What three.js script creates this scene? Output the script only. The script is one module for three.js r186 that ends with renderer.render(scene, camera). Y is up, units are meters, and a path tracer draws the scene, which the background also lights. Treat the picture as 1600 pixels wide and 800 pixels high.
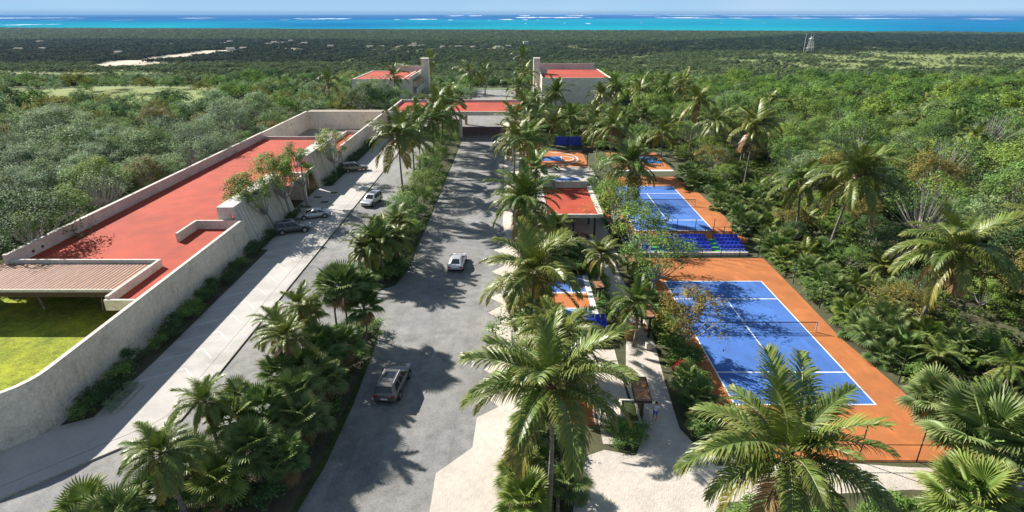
import * as THREE from 'three';
import { mergeGeometries, toCreasedNormals } from 'three/addons/utils/BufferGeometryUtils.js';
import { MarchingCubes } from 'three/addons/objects/MarchingCubes.js';

// ---------------------------------------------------------------- camera, sky, sun, exposure
const scene = new THREE.Scene();
const camera = new THREE.PerspectiveCamera(46.8, 2, 0.5, 300000);
camera.position.set(0, 28, 0);
camera.lookAt(0, 28 - 380, -925);

const SUN = new THREE.Vector3(-1.2, 1, -0.8).normalize();
function makeSky() {
  const w = 1024, h = 512, d = new Float32Array(w * h * 4);
  const hz = [0.205, 0.335, 0.475], mid = [0.055, 0.108, 0.195], zen = [0.022, 0.051, 0.115];
  for (let j = 0; j < h; j++) {
    const el = (j + 0.5) / h - 0.5;                       // -0.5 nadir .. 0.5 zenith
    for (let i = 0; i < w; i++) {
      const k = (j * w + i) * 4;
      let c;
      if (el < -0.004) c = [0.08, 0.13, 0.165];
      else {
        const t = Math.max(0, el) * 2;
        c = [0, 1, 2].map((q) => t < 0.3 ? hz[q] + (mid[q] - hz[q]) * Math.pow(t / 0.3, 0.6) : mid[q] + (zen[q] - mid[q]) * (t - 0.3) / 0.7);
        const a = i / w * Math.PI * 2;
        // thin stratified cloud, the same all round the sky
        let n = fbm2(Math.cos(a) * 3.1 + 9, Math.sin(a) * 3.1 + el * 46, 4, 5);
        n = Math.max(0, n - 0.47) * 2.2 * Math.min(1, 0.25 + t * 5);
        n = Math.min(0.4, n);
        c = [c[0] + (0.44 - c[0]) * n, c[1] + (0.46 - c[1]) * n, c[2] + (0.49 - c[2]) * n];
      }
      d[k] = c[0]; d[k + 1] = c[1]; d[k + 2] = c[2]; d[k + 3] = 1;
    }
  }
  const t = new THREE.DataTexture(d, w, h, THREE.RGBAFormat, THREE.FloatType);
  t.mapping = THREE.EquirectangularReflectionMapping; t.magFilter = THREE.LinearFilter; t.minFilter = THREE.LinearFilter;
  t.needsUpdate = true;
  return t;
}
// ---------------------------------------------------------------- numbers
function rng(seed) { let a = seed >>> 0; return () => { a |= 0; a = a + 0x6D2B79F5 | 0; let t = Math.imul(a ^ a >>> 15, 1 | a); t = t + Math.imul(t ^ t >>> 7, 61 | t) ^ t; return ((t ^ t >>> 14) >>> 0) / 4294967296; }; }
function hash2(x, y, s) { let h = Math.imul(x, 374761393) + Math.imul(y, 668265263) + Math.imul(s, 2147483647 - 1013); h = Math.imul(h ^ h >>> 13, 1274126177); return ((h ^ h >>> 16) >>> 0) / 4294967296; }
function vnoise(x, y, s) {
  const xi = Math.floor(x), yi = Math.floor(y), fx = x - xi, fy = y - yi, u = fx * fx * (3 - 2 * fx), v = fy * fy * (3 - 2 * fy);
  const a = hash2(xi, yi, s), b = hash2(xi + 1, yi, s), c = hash2(xi, yi + 1, s), d = hash2(xi + 1, yi + 1, s);
  return a + (b - a) * u + (c - a) * v + (a - b - c + d) * u * v;
}
function fbm2(x, y, oct = 4, s = 1) { let t = 0, a = 0.5, n = 0; for (let i = 0; i < oct; i++) { t += a * vnoise(x, y, s + i * 17); n += a; a *= 0.5; x = x * 2.03 + 3.1; y = y * 2.03 + 7.7; } return t / n; }
const clamp = (v, a = 0, b = 1) => Math.min(b, Math.max(a, v));
const sstep = (a, b, v) => { const t = clamp((v - a) / (b - a)); return t * t * (3 - 2 * t); };
const mix3 = (a, b, t) => [a[0] + (b[0] - a[0]) * t, a[1] + (b[1] - a[1]) * t, a[2] + (b[2] - a[2]) * t];

const sky = makeSky();
scene.background = sky; scene.environment = sky;
scene.fog = new THREE.FogExp2(0x8fbdec, 0.000021);
const sun = new THREE.DirectionalLight(new THREE.Color().setRGB(1, 0.965, 0.91), 5.0);
sun.position.copy(SUN).multiplyScalar(400).add(new THREE.Vector3(0, 0, -100));
sun.target.position.set(0, 0, -100);
sun.castShadow = true; sun.shadow.radius = 1; sun.shadow.mapSize.set(4096, 4096);
Object.assign(sun.shadow.camera, { left: -220, right: 220, top: 220, bottom: -220, near: 1, far: 1200 });
scene.add(sun, sun.target);
const renderer = new THREE.WebGLRenderer({ antialias: true });
renderer.toneMapping = THREE.LinearToneMapping;
renderer.toneMappingExposure = 2.0;
renderer.shadowMap.enabled = true;

// ---------------------------------------------------------------- textures and materials
// tileable value noise
function tnoise(u, v, n, s) {
  const x = u * n, y = v * n, xi = Math.floor(x), yi = Math.floor(y), fx = x - xi, fy = y - yi, a = fx * fx * (3 - 2 * fx), b = fy * fy * (3 - 2 * fy);
  const w = (i, j) => hash2(((i % n) + n) % n, ((j % n) + n) % n, s);
  const p = w(xi, yi), q = w(xi + 1, yi), r = w(xi, yi + 1), t = w(xi + 1, yi + 1);
  return p + (q - p) * a + (r - p) * b + (p - q - r + t) * a * b;
}
function tex(size, metres, fn, srgb = false) {
  const d = new Uint8Array(size * size * 4);
  for (let j = 0; j < size; j++) for (let i = 0; i < size; i++) {
    const c = fn((i + 0.5) / size, (j + 0.5) / size, i, j), k = (j * size + i) * 4;
    d[k] = clamp(c[0]) * 255; d[k + 1] = clamp(c[1]) * 255; d[k + 2] = clamp(c[2]) * 255; d[k + 3] = 255;
  }
  const t = new THREE.DataTexture(d, size, size); t.wrapS = t.wrapT = THREE.RepeatWrapping; t.magFilter = THREE.LinearFilter; t.minFilter = THREE.LinearMipmapLinearFilter;
  t.generateMipmaps = true; t.colorSpace = srgb ? THREE.SRGBColorSpace : THREE.NoColorSpace; t.repeat.set(1 / metres, 1 / metres); t.needsUpdate = true;
  return t;
}
const g3 = (v, r = 1, g = 1, b = 1) => [v * r, v * g, v * b];
const TX = {
  asphalt: tex(2048, 64, (u, v, i, j) => {
    let n = 0.60 + (tnoise(u, v, 8, 1) - 0.5) * 0.15 + (tnoise(u, v, 31, 2) - 0.5) * 0.12 + (tnoise(u, v, 120, 3) - 0.5) * 0.17;
    n += (hash2(i, j, 9) - 0.5) * 0.30 + (tnoise(u, v, 700, 4) - 0.5) * 0.14;
    const pale = sstep(0.60, 0.80, tnoise(u, v, 22, 12) * 0.6 + tnoise(u, v, 90, 13) * 0.4) * 0.09;
    const track = (Math.abs(Math.sin(u * 64 / 1.85 * Math.PI)) > 0.72 ? 1 : 0) * 0.06 * tnoise(u, v, 10, 5);
    const warm = tnoise(u, v, 14, 8);
    n += pale - track;
    return g3(n, 1.0 + warm * 0.05, 0.995 + warm * 0.01, 1.0 - warm * 0.06);
  }),
  concrete: tex(1024, 14, (u, v, i, j) => {
    let n = 0.74 + (tnoise(u, v, 5, 21) - 0.5) * 0.14 + (tnoise(u, v, 17, 22) - 0.5) * 0.10 + (tnoise(u, v, 70, 23) - 0.5) * 0.16 + (tnoise(u, v * .5, 220, 24) - 0.5) * 0.18 + (hash2(i, j, 25) - 0.5) * 0.10;
    const drip = sstep(0.66, 0.9, tnoise(u * 1, v * 0.06, 90, 26)) * 0.12 * tnoise(u, v, 6, 27);
    const wm = tnoise(u, v, 9, 28);
    return g3(n - drip, 1.0, 0.965 + wm * 0.02, 0.89 + wm * 0.05);
  }),
  roof: tex(1024, 34, (u, v, i, j) => {
    let n = 0.8 + (tnoise(u, v, 7, 31) - 0.5) * 0.20 + (tnoise(u, v, 26, 32) - 0.5) * 0.20 + (tnoise(u, v, 160, 33) - 0.5) * 0.10 + (hash2(i, j, 34) - 0.5) * 0.10;
    const seam = Math.abs((v * 34) % 1.13 - 0.03) < 0.05 ? 0.16 * tnoise(u, v, 12, 35) : 0;
    const st = sstep(0.7, 0.86, tnoise(u, v, 19, 36)) * 0.10;
    return [n - seam * 0.7, n - seam + st * 0.4, n - seam + st * 0.5];
  }),
  pave: tex(1024, 22, (u, v, i, j) => {
    let n = 0.82 + (tnoise(u, v, 6, 41) - 0.5) * 0.12 + (tnoise(u, v, 24, 42) - 0.5) * 0.10 + (tnoise(u, v, 130, 43) - 0.5) * 0.08 + (hash2(i, j, 44) - 0.5) * 0.08;
    const st = sstep(0.68, 0.85, tnoise(u, v, 15, 45)) * 0.10;
    return g3(n - st, 1, 0.985, 0.955);
  }),
  sand: tex(1024, 24, (u, v, i, j) => {
    let n = 0.82 + (tnoise(u, v, 5, 51) - 0.5) * 0.16 + (tnoise(u, v, 21, 52) - 0.5) * 0.12 + (tnoise(u, v, 90, 53) - 0.5) * 0.14 + (hash2(i, j, 54) - 0.5) * 0.12;
    return g3(n, 1, 0.975, 0.935);
  }),
  court: tex(1024, 30, (u, v, i, j) => {
    let n = 0.82 + (tnoise(u, v, 6, 61) - 0.5) * 0.20 + (tnoise(u, v, 23, 62) - 0.5) * 0.18 + (tnoise(u, v, 110, 63) - 0.5) * 0.08 + (hash2(i, j, 64) - 0.5) * 0.09;
    const scuff = sstep(0.62, 0.9, tnoise(u, v * .4, 48, 66)) * 0.14;
    return g3(n + scuff);
  }),
  soil: tex(1024, 26, (u, v, i, j) => {
    const a = tnoise(u, v, 9, 71), b = tnoise(u, v, 60, 72), c = tnoise(u, v, 240, 73), r = hash2(i, j, 74);
    const n = 0.45 + a * 0.22 + b * 0.22 + (c - 0.5) * 0.25 + (r - 0.5) * 0.22;
    return g3(n, 1, 0.98 + 0.05 * b, 0.92);
  }),
  grass: tex(1024, 16, (u, v, i, j) => {
    const a = tnoise(u, v, 6, 81), b = tnoise(u, v, 30, 82), c = tnoise(u, v, 150, 83), r = hash2(i, j, 84);
    const n = 0.55 + (a - 0.5) * 0.25 + (b - 0.5) * 0.28 + (c - 0.5) * 0.35 + (r - 0.5) * 0.25;
    return [n * (0.95 + 0.25 * a), n, n * 0.6];
  }),
  wood: tex(512, 3, (u, v, i, j) => {
    const n = 0.68 + (tnoise(u, v * 0.1, 60, 91) - 0.5) * 0.3 + (tnoise(u, v, 8, 92) - 0.5) * 0.18 + (hash2(i, j, 93) - 0.5) * 0.1;
    return g3(n, 1, 0.97, 0.93);
  }),
  bump: tex(512, 1.6, (u, v, i, j) => g3(0.5 + (tnoise(u, v, 16, 95) - 0.5) * 0.35 + (tnoise(u, v, 60, 96) - 0.5) * 0.35 + (hash2(i, j, 97) - 0.5) * 0.3)),
};
function mat(r, g, b, o = {}) {
  const M = o.physical ? THREE.MeshPhysicalMaterial : THREE.MeshStandardMaterial; delete o.physical;
  const m = new M({ roughness: 0.9, metalness: 0, side: THREE.DoubleSide, ...o }); m.color.setRGB(r, g, b); return m;
}
const M = {
  asphalt: mat(0.345, 0.34, 0.325, { map: TX.asphalt, bumpMap: TX.bump, bumpScale: 0.012, roughness: 0.95 }),
  concrete: mat(0.98, 0.88, 0.765, { map: TX.concrete, bumpMap: TX.bump, bumpScale: 0.02 }),
  cap: mat(0.74, 0.69, 0.63, { map: TX.concrete }),
  fin: mat(0.84, 0.76, 0.67, { map: TX.concrete, bumpMap: TX.bump, bumpScale: 0.02 }),
  white: mat(0.76, 0.73, 0.68, { map: TX.concrete }),
  roof: mat(0.445, 0.057, 0.019, { map: TX.roof, bumpMap: TX.bump, bumpScale: 0.01 }),
  pave: mat(0.54, 0.505, 0.465, { map: TX.pave }),
  kerb: mat(0.55, 0.52, 0.47, { map: TX.concrete }),
  sand: mat(0.66, 0.595, 0.52, { map: TX.sand, bumpMap: TX.bump, bumpScale: 0.03 }),
  orange: mat(0.50, 0.165, 0.045, { map: TX.court }),
  blue: mat(0.062, 0.17, 0.49, { map: TX.court }),
  paleblue: mat(0.26, 0.48, 0.70, { map: TX.court }),
  line: mat(0.86, 0.87, 0.88, { map: TX.court }),
  paint: mat(0.82, 0.83, 0.84, { map: TX.pave }),
  soil: mat(1, 1, 1, { map: TX.soil, vertexColors: true, roughness: 1 }),
  bed: mat(0.11, 0.095, 0.06, { map: TX.soil, roughness: 1 }),
  litter: mat(0.30, 0.24, 0.17, { map: TX.soil, roughness: 1 }),
  lawn: mat(0.42, 0.51, 0.03, { map: TX.grass, roughness: 1, bumpMap: TX.bump, bumpScale: 0.05 }),
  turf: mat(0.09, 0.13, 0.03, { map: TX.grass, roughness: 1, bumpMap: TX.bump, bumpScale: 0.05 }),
  steel: mat(0.03, 0.03, 0.032, { roughness: 0.55, metalness: 0.4 }),
  galv: mat(0.55, 0.55, 0.56, { roughness: 0.5, metalness: 0.5 }),
  towerpaint: mat(0.50, 0.48, 0.46),
  wood: mat(0.40, 0.19, 0.075, { map: TX.wood, roughness: 0.7 }),
  slat: mat(0.50, 0.29, 0.19, { map: TX.wood, roughness: 0.75 }),
  slat2: mat(0.44, 0.27, 0.19, { map: TX.wood, roughness: 0.75 }),
  greywood: mat(0.26, 0.22, 0.18, { map: TX.wood }),
  dark: mat(0.025, 0.022, 0.02, { roughness: 0.6 }),
  door: mat(0.10, 0.055, 0.035, { map: TX.wood, roughness: 0.6 }),
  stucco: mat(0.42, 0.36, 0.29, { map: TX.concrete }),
  glass: mat(0.02, 0.025, 0.03, { roughness: 0.06, metalness: 0.0 }),
  seat: mat(0.03, 0.075, 0.55, { roughness: 0.45 }),
  deckblue: mat(0.05, 0.20, 0.62, { roughness: 0.6 }),
  stair: mat(0.06, 0.32, 0.08, { roughness: 0.7 }),
  screen: mat(0.04, 0.07, 0.42, { roughness: 0.8 }),
  net: mat(0.02, 0.02, 0.022, { roughness: 0.8 }),
  rubber: mat(0.02, 0.02, 0.02, { roughness: 0.85 }),
  rim: mat(0.5, 0.5, 0.5, { roughness: 0.3, metalness: 0.8 }),
  lampred: mat(0.35, 0.015, 0.012, { roughness: 0.2 }),
  lampclear: mat(0.7, 0.72, 0.74, { roughness: 0.12 }),
  plate: mat(0.75, 0.75, 0.73, { roughness: 0.5 }),
};
const leafMat = (r, g, b, o = {}) => mat(r, g, b, { physical: true, vertexColors: true, roughness: 0.7, transmission: 0.38, thickness: 0, specularIntensity: 0.3, ...o });
const plainLeaf = (r, g, b, o = {}) => mat(r, g, b, { vertexColors: true, roughness: 0.6, ...o });

// ---------------------------------------------------------------- objects
const taken = new Map();
function numbered(name) { const n = taken.get(name) ?? 0; taken.set(name, n + 1); return n ? `${name}_${String(n).padStart(3, '0')}` : name; }
function tag(o, label, category, group) { o.userData.label = label; o.userData.category = category; if (group) o.userData.group = group; return o; }
function thing(name, label, category, x = 0, y = 0, D = 0, turn = 0, group) {
  const o = new THREE.Group(); o.name = numbered(name); o.position.set(x, y, -D); o.rotation.y = turn; scene.add(o); return tag(o, label, category, group);
}
function mesh(name, geo, m, parent, x = 0, y = 0, z = 0) {
  const o = new THREE.Mesh(geo, m); o.name = parent ? name : numbered(name); o.castShadow = o.receiveShadow = true; o.position.set(x, y, z); (parent ?? scene).add(o); return o;
}
function struct(name, geo, m, label) { const o = mesh(name, geo, m); o.userData.kind = 'structure'; if (label) o.userData.label = label; return o; }
// uv in metres from the dominant axis of each face
function metreUV(geo) {
  const g = geo.index ? geo.toNonIndexed() : geo; g.computeVertexNormals();
  const p = g.attributes.position, uv = new Float32Array(p.count * 2), a = new THREE.Vector3(), b = new THREE.Vector3(), c = new THREE.Vector3();
  for (let i = 0; i < p.count; i += 3) {
    a.fromBufferAttribute(p, i); b.fromBufferAttribute(p, i + 1).sub(a); c.fromBufferAttribute(p, i + 2).sub(a); b.cross(c);
    const x = Math.abs(b.x), y = Math.abs(b.y), z = Math.abs(b.z);
    for (let k = i; k < i + 3; k++) {
      const X = p.getX(k), Y = p.getY(k), Z = p.getZ(k);
      if (y >= x && y >= z) { uv[2 * k] = X; uv[2 * k + 1] = -Z; } else if (x >= z) { uv[2 * k] = Z; uv[2 * k + 1] = Y; } else { uv[2 * k] = X; uv[2 * k + 1] = Y; }
    }
  }
  g.setAttribute('uv', new THREE.BufferAttribute(uv, 2)); return g;
}
// box between two corners, D measured forward (z = -D)
function box(x0, x1, y0, y1, d0, d1) { const g = new THREE.BoxGeometry(x1 - x0, y1 - y0, d1 - d0); g.translate((x0 + x1) / 2, (y0 + y1) / 2, -(d0 + d1) / 2); return metreUV(g); }
function sheet(pts, y) { const s = new THREE.Shape(pts.map(([x, d]) => new THREE.Vector2(x, d))); const g = new THREE.ShapeGeometry(s); g.rotateX(-Math.PI / 2); g.translate(0, y, 0); return g; }
function slab(pts, y0, y1) { const s = new THREE.Shape(pts.map(([x, d]) => new THREE.Vector2(x, d))); const g = new THREE.ExtrudeGeometry(s, { depth: y1 - y0, bevelEnabled: false }); g.rotateX(-Math.PI / 2); g.translate(0, y0, 0); return metreUV(g); }
const rect = (x0, x1, d0, d1) => [[x0, d0], [x1, d0], [x1, d1], [x0, d1]];
// flat strip of width w along a polyline in (x, D)
function strip(pts, w, y) {
  const P = []; for (let i = 0; i + 1 < pts.length; i++) {
    const [x0, d0] = pts[i], [x1, d1] = pts[i + 1], l = Math.hypot(x1 - x0, d1 - d0), nx = -(d1 - d0) / l * w / 2, nd = (x1 - x0) / l * w / 2;
    P.push([[x0 + nx, d0 + nd], [x1 + nx, d1 + nd], [x1 - nx, d1 - nd], [x0 - nx, d0 - nd]]);
  }
  return mergeGeometries(P.map((q) => { const g = new THREE.BufferGeometry(); const v = [q[0], q[1], q[2], q[0], q[2], q[3]].flatMap(([x, d]) => [x, y, -d]); g.setAttribute('position', new THREE.Float32BufferAttribute(v, 3)); return metreUV(g); }));
}
function bar(a, b, r0, r1 = r0, sides = 6) {
  const A = new THREE.Vector3(...a), B = new THREE.Vector3(...b), l = A.distanceTo(B), g = new THREE.CylinderGeometry(r1, r0, l, sides, 1);
  g.translate(0, l / 2, 0); g.applyQuaternion(new THREE.Quaternion().setFromUnitVectors(new THREE.Vector3(0, 1, 0), B.clone().sub(A).normalize())); g.translate(A.x, A.y, A.z); return metreUV(g);
}
function tri(list, cols) {   // list of vertices [x,y,z]*, optional colours
  const g = new THREE.BufferGeometry(); g.setAttribute('position', new THREE.Float32BufferAttribute(list, 3)); if (cols) g.setAttribute('color', new THREE.Float32BufferAttribute(cols, 3)); g.computeVertexNormals(); return g;
}

// ---------------------------------------------------------------- terrain
const landY = (D) => -75 * (1 - Math.exp(-Math.max(0, D - 245) / 800));
const coast = (x) => 4110 - x * 0.165 + 260 * (fbm2(x / 700, 3.3, 4, 41) - 0.5) + 90 * (fbm2(x / 150, 1.3, 3, 47) - 0.5);
function groundY(x, D) {
  let y = landY(D) + (D > 270 ? (fbm2(x / 130, D / 130, 3, 61) - 0.5) * 7 * sstep(270, 500, D) * (1 - sstep(1800, 2600, D)) : 0);
  const c = coast(x); if (D > c - 200) y = y + (-84 - y) * sstep(c - 200, c + 160, D);
  return y;
}
const C = { jungle: [0.075, 0.075, 0.035], dark: [0.042, 0.062, 0.046], olive: [0.095, 0.125, 0.065], meadow: [0.25, 0.285, 0.065], sand: [0.55, 0.45, 0.36], grey: [0.10, 0.135, 0.06] };
const blob = (x, D, cx, cd, rx, rd, s) => { const h = Math.hypot((x - cx) / rx, (D - cd) / rd); return h > 2.4 ? 0 : clamp(1.25 - h * (0.55 + 0.9 * fbm2(x / (rx * 0.35) + s, D / (rd * 0.35), 3, 70 + s))); };
const trackD = (x, D, pts) => { let m = 1e9; for (let i = 0; i + 1 < pts.length; i++) { const [ax, ad] = pts[i], [bx, bd] = pts[i + 1], dx = bx - ax, dd = bd - ad, t = clamp(((x - ax) * dx + (D - ad) * dd) / (dx * dx + dd * dd)); m = Math.min(m, Math.hypot(x - ax - dx * t, D - ad - dd * t)); } return m; };
const TRACKS = [[[[-500, 862], [-575, 880], [-611, 988], [-652, 1154], [-691, 1346], [-736, 1564], [-728, 1680]], 26], [[[-575, 905], [-500, 955], [-455, 935]], 16], [[[-1310, 1600], [-1180, 1610]], 18], [[[-480, 1775], [-430, 1760], [-380, 1772], [-330, 1830]], 20], [[[-310, 1900], [-290, 1960], [-302, 1850]], 22], [[[-210, 1690], [-145, 1771], [-71, 1728], [-30, 1800], [20, 1850]], 24], [[[-802, 1990], [-790, 2080], [-820, 2180], [-806, 2330]], 20], [[[-668, 1990], [-690, 2080]], 20], [[[-630, 1720], [-600, 1690]], 22], [[[-520, 1790], [-545, 1840]], 18], [[[-900, 1380], [-860, 1400]], 22], [[[-1150, 1900], [-1120, 2000]], 20], [[[-1500, 1750], [-1440, 1760]], 22], [[[-980, 2150], [-985, 2240]], 18]];
// what grows or lies where: [colour, cover of bushes, tone of bushes, meadow share]
function land(x, D) {
  const n1 = fbm2(x / 75, D / 90, 4, 51), n2 = fbm2(x / 420 + 5, D / 560, 4, 53), n3 = fbm2(x / 16, D / 20, 3, 55), a = x / D;
  let c = C.jungle, cover = 0.97, tone = 0.42;
  if (D > 215) { c = C.grey; tone = 0.42; }
  const side = a < 0 ? sstep(0.1, 0.36, -a) : sstep(0.05, 0.3, a);
  const edge = (a < 0 ? 860 : 1420 - 500 * (1 - side)) + 260 * (n2 - 0.5) + 90 * (n1 - .5);
  const end = a < 0 ? 2450 : 2300 + 900 * sstep(0.25, 0.5, a);
  const dk = sstep(edge, edge + 130, D) * (1 - sstep(end - 150, end + 150, D - (n2 - 0.5) * 500)) * (0.45 + 0.55 * side);
  c = mix3(c, C.dark, dk); tone = tone * (1 - dk) + 0.02 * dk;
  const ol = sstep(end - 150, end + 150, D - (n2 - 0.5) * 500);
  c = mix3(c, C.olive, ol); tone = tone * (1 - ol) + 0.42 * ol;
  let m = sstep(0.22, 0.5, a + (n2 - 0.5) * 0.4) * sstep(500, 640, D + (n1 - .5) * 160) * (1 - sstep(1250, 1700, D + (n2 - 0.5) * 700)) * sstep(0.36, 0.56, n1 * .6 + n3 * .45);
  m = Math.max(m, sstep(0.46, 0.62, -a + (n1 - 0.5) * 0.25) * sstep(170, 195, D) * (1 - sstep(480, 640, D)) * sstep(0.42, 0.53, n1 * .75 + n3 * .25));
  m = Math.max(m, blob(x, D, -420, 560, 150, 40, 3), blob(x, D, -250, 520, 70, 30, 4) * 0.9, blob(x, D, -560, 840, 120, 45, 6) * .7, blob(x, D, 30, 640, 60, 40, 7) * .35);
  m = Math.max(m, sstep(0.56, 0.68, fbm2(x / 46 + 9, D / 110, 3, 57)) * sstep(300, 420, D) * (1 - sstep(1900, 2600, D)) * (0.75 - 0.35 * dk)); m = clamp(m * 1.3);
  c = mix3(c, mix3(C.meadow, [0.15, 0.18, 0.06], n3), m); cover *= 1 - 0.85 * m;
  let s = Math.max(blob(x, D, -1663, 2184, 40, 70, 9), blob(x, D, -12, 392, 11, 34, 11));
  for (const [p, w] of TRACKS) { const d = trackD(x, D, p); const w2 = w * 1.35; if (d < w2 * 2.4) s = Math.max(s, 1 - d / w2 * (0.15 + 1.15 * fbm2(x / 14, D / 30, 3, 88))); }
  const s0 = s; s = sstep(0.30, 0.48, s);
  c = mix3(c, C.sand, s); cover *= 1 - sstep(0.12, 0.3, s0);
  const v = 0.72 + 0.56 * n3;
  return [[c[0] * v, c[1] * v, c[2] * v], cover, tone, m];
}
{
  const rows = 330, cols = 460, P = [], Cc = [], U = [], I = [];
  for (let j = 0; j <= rows; j++) {
    const r = 6 * Math.pow(8200 / 6, j / rows);
    for (let i = 0; i <= cols; i++) {
      const t = i / cols * 2 - 1, a = t * Math.PI * (0.32 + 0.68 * t * t);           // finer where the land is seen far off
      const x = Math.sin(a) * r, D = Math.cos(a) * r; P.push(x, groundY(x, Math.max(D, 0)), -D); U.push(x, D);
      const c = D > 120 ? land(x, Math.max(D, 1))[0] : C.jungle; Cc.push(c[0] * 1.35, c[1] * 1.35, c[2] * 1.35);
    }
  }
  for (let j = 0; j < rows; j++) for (let i = 0; i < cols; i++) { const k = j * (cols + 1) + i; I.push(k, k + 1, k + cols + 1, k + 1, k + cols + 2, k + cols + 1); }
  const g = new THREE.BufferGeometry(); g.setAttribute('position', new THREE.Float32BufferAttribute(P, 3)); g.setAttribute('color', new THREE.Float32BufferAttribute(Cc, 3)); g.setAttribute('uv', new THREE.Float32BufferAttribute(U, 2)); g.setIndex(I); g.computeVertexNormals();
  struct('ground', g, M.soil, 'wooded ground falling from the resort to the coastal plain');
}
// ---------------------------------------------------------------- sea
{
  const rows = 170, cols = 260, P = [], Cc = [], I = [];
  const deep = [0.0, 0.065, 0.20], teal = [0.0, 0.205, 0.295], pale = [0.01, 0.26, 0.31], mid = [0.0, 0.10, 0.26];
  for (let j = 0; j <= rows; j++) {
    const D = 2600 * Math.pow(50000 / 2600, j / rows);
    for (let i = 0; i <= cols; i++) {
      const a = (i / cols * 2 - 1) * 1.5, x = a * D * 0.9; P.push(x, -76.6, -D);
      const c0 = coast(clamp(x, -6000, 6000)), off = D - c0, n = fbm2(x / 1700, D / 3600, 4, 91), n2 = fbm2(x / 420, D / 800, 3, 93);
      let c = mix3(pale, teal, sstep(100, 2600, off + (n2 - 0.5) * 1600));
      const reef = 11500 + (n - 0.5) * 7000 + 2200 * Math.sin(a * 3.1 + 0.9);
      c = mix3(c, mid, sstep(reef * 0.72, reef, D)); c = mix3(c, mid, blob(a * 1000, D, -330, 6200, 230, 2600, 21) * 0.85); c = mix3(c, mid, sstep(0.42, 0.8, a) * 0.75); c = mix3(c, mid, sstep(0.5, 0.9, -a) * 0.25);
      c = mix3(c, deep, sstep(reef * 1.02, reef * 1.5, D));
      const v = 0.84 + 0.32 * n2; Cc.push(c[0] * v, c[1] * v, c[2] * v);
    }
  }
  for (let j = 0; j < rows; j++) for (let i = 0; i < cols; i++) { const k = j * (cols + 1) + i; I.push(k, k + 1, k + cols + 1, k + 1, k + cols + 2, k + cols + 1); }
  const g = new THREE.BufferGeometry(); g.setAttribute('position', new THREE.Float32BufferAttribute(P, 3)); g.setAttribute('color', new THREE.Float32BufferAttribute(Cc, 3)); g.setIndex(I); g.computeVertexNormals();
  struct('sea', g, mat(1, 1, 1, { physical: true, vertexColors: true, roughness: 1, specularIntensity: 0 }), 'turquoise lagoon turning deep blue beyond the reef');
  // surf on the reef: torn flat rafts of foam
  const R = rng(77), L = [];
  const raft = (x, D, w, d) => { const n = 14; for (let k = 0; k < n; k++) { const a0 = k / n * 6.283, a1 = (k + 1) / n * 6.283, q = (a) => { const s = 0.55 + 0.9 * vnoise(Math.cos(a) * 3 + x, Math.sin(a) * 3 + D, 5); return [x + Math.cos(a) * w * s, -76.3, -(D + Math.sin(a) * d * s)]; }; L.push(x, -76.3, -D, ...q(a0), ...q(a1)); } };
  for (const [a0, a1, D, n, w] of [[-0.86, -0.68, 14500, 16, 90], [-0.52, -0.47, 14500, 6, 60], [-0.34, -0.25, 12500, 8, 80], [-0.80, -0.70, 6100, 8, 40], [-0.18, -0.12, 11500, 5, 60], [-0.02, 0.0, 11000, 4, 60], [0.0, 0.13, 16000, 16, 110], [0.2, 0.28, 15000, 8, 90], [0.28, 0.36, 14000, 9, 80], [0.42, 0.46, 14500, 4, 60], [0.52, 0.58, 13000, 7, 80], [0.60, 0.66, 13500, 4, 60], [0.72, 0.80, 12000, 7, 60], [-0.1, 0.8, 26000, 22, 110], [-0.8, 0.8, 10500, 16, 22], [-0.1, 0.4, 7000, 8, 14]])
    for (let k = 0; k < n; k++) { const a = a0 + (a1 - a0) * R(), d = D * (0.95 + 0.10 * R()); raft(a * d, d, w * (0.4 + 1.4 * R()) * d / 12000, d * d / 95000 * (0.10 + 0.30 * R())); }
  const f = mesh('surf_foam', tri(L), mat(0.85, 0.88, 0.9)); f.userData = { kind: 'stuff', label: 'white surf breaking in torn lines over the reef', category: 'surf' };
}
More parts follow.
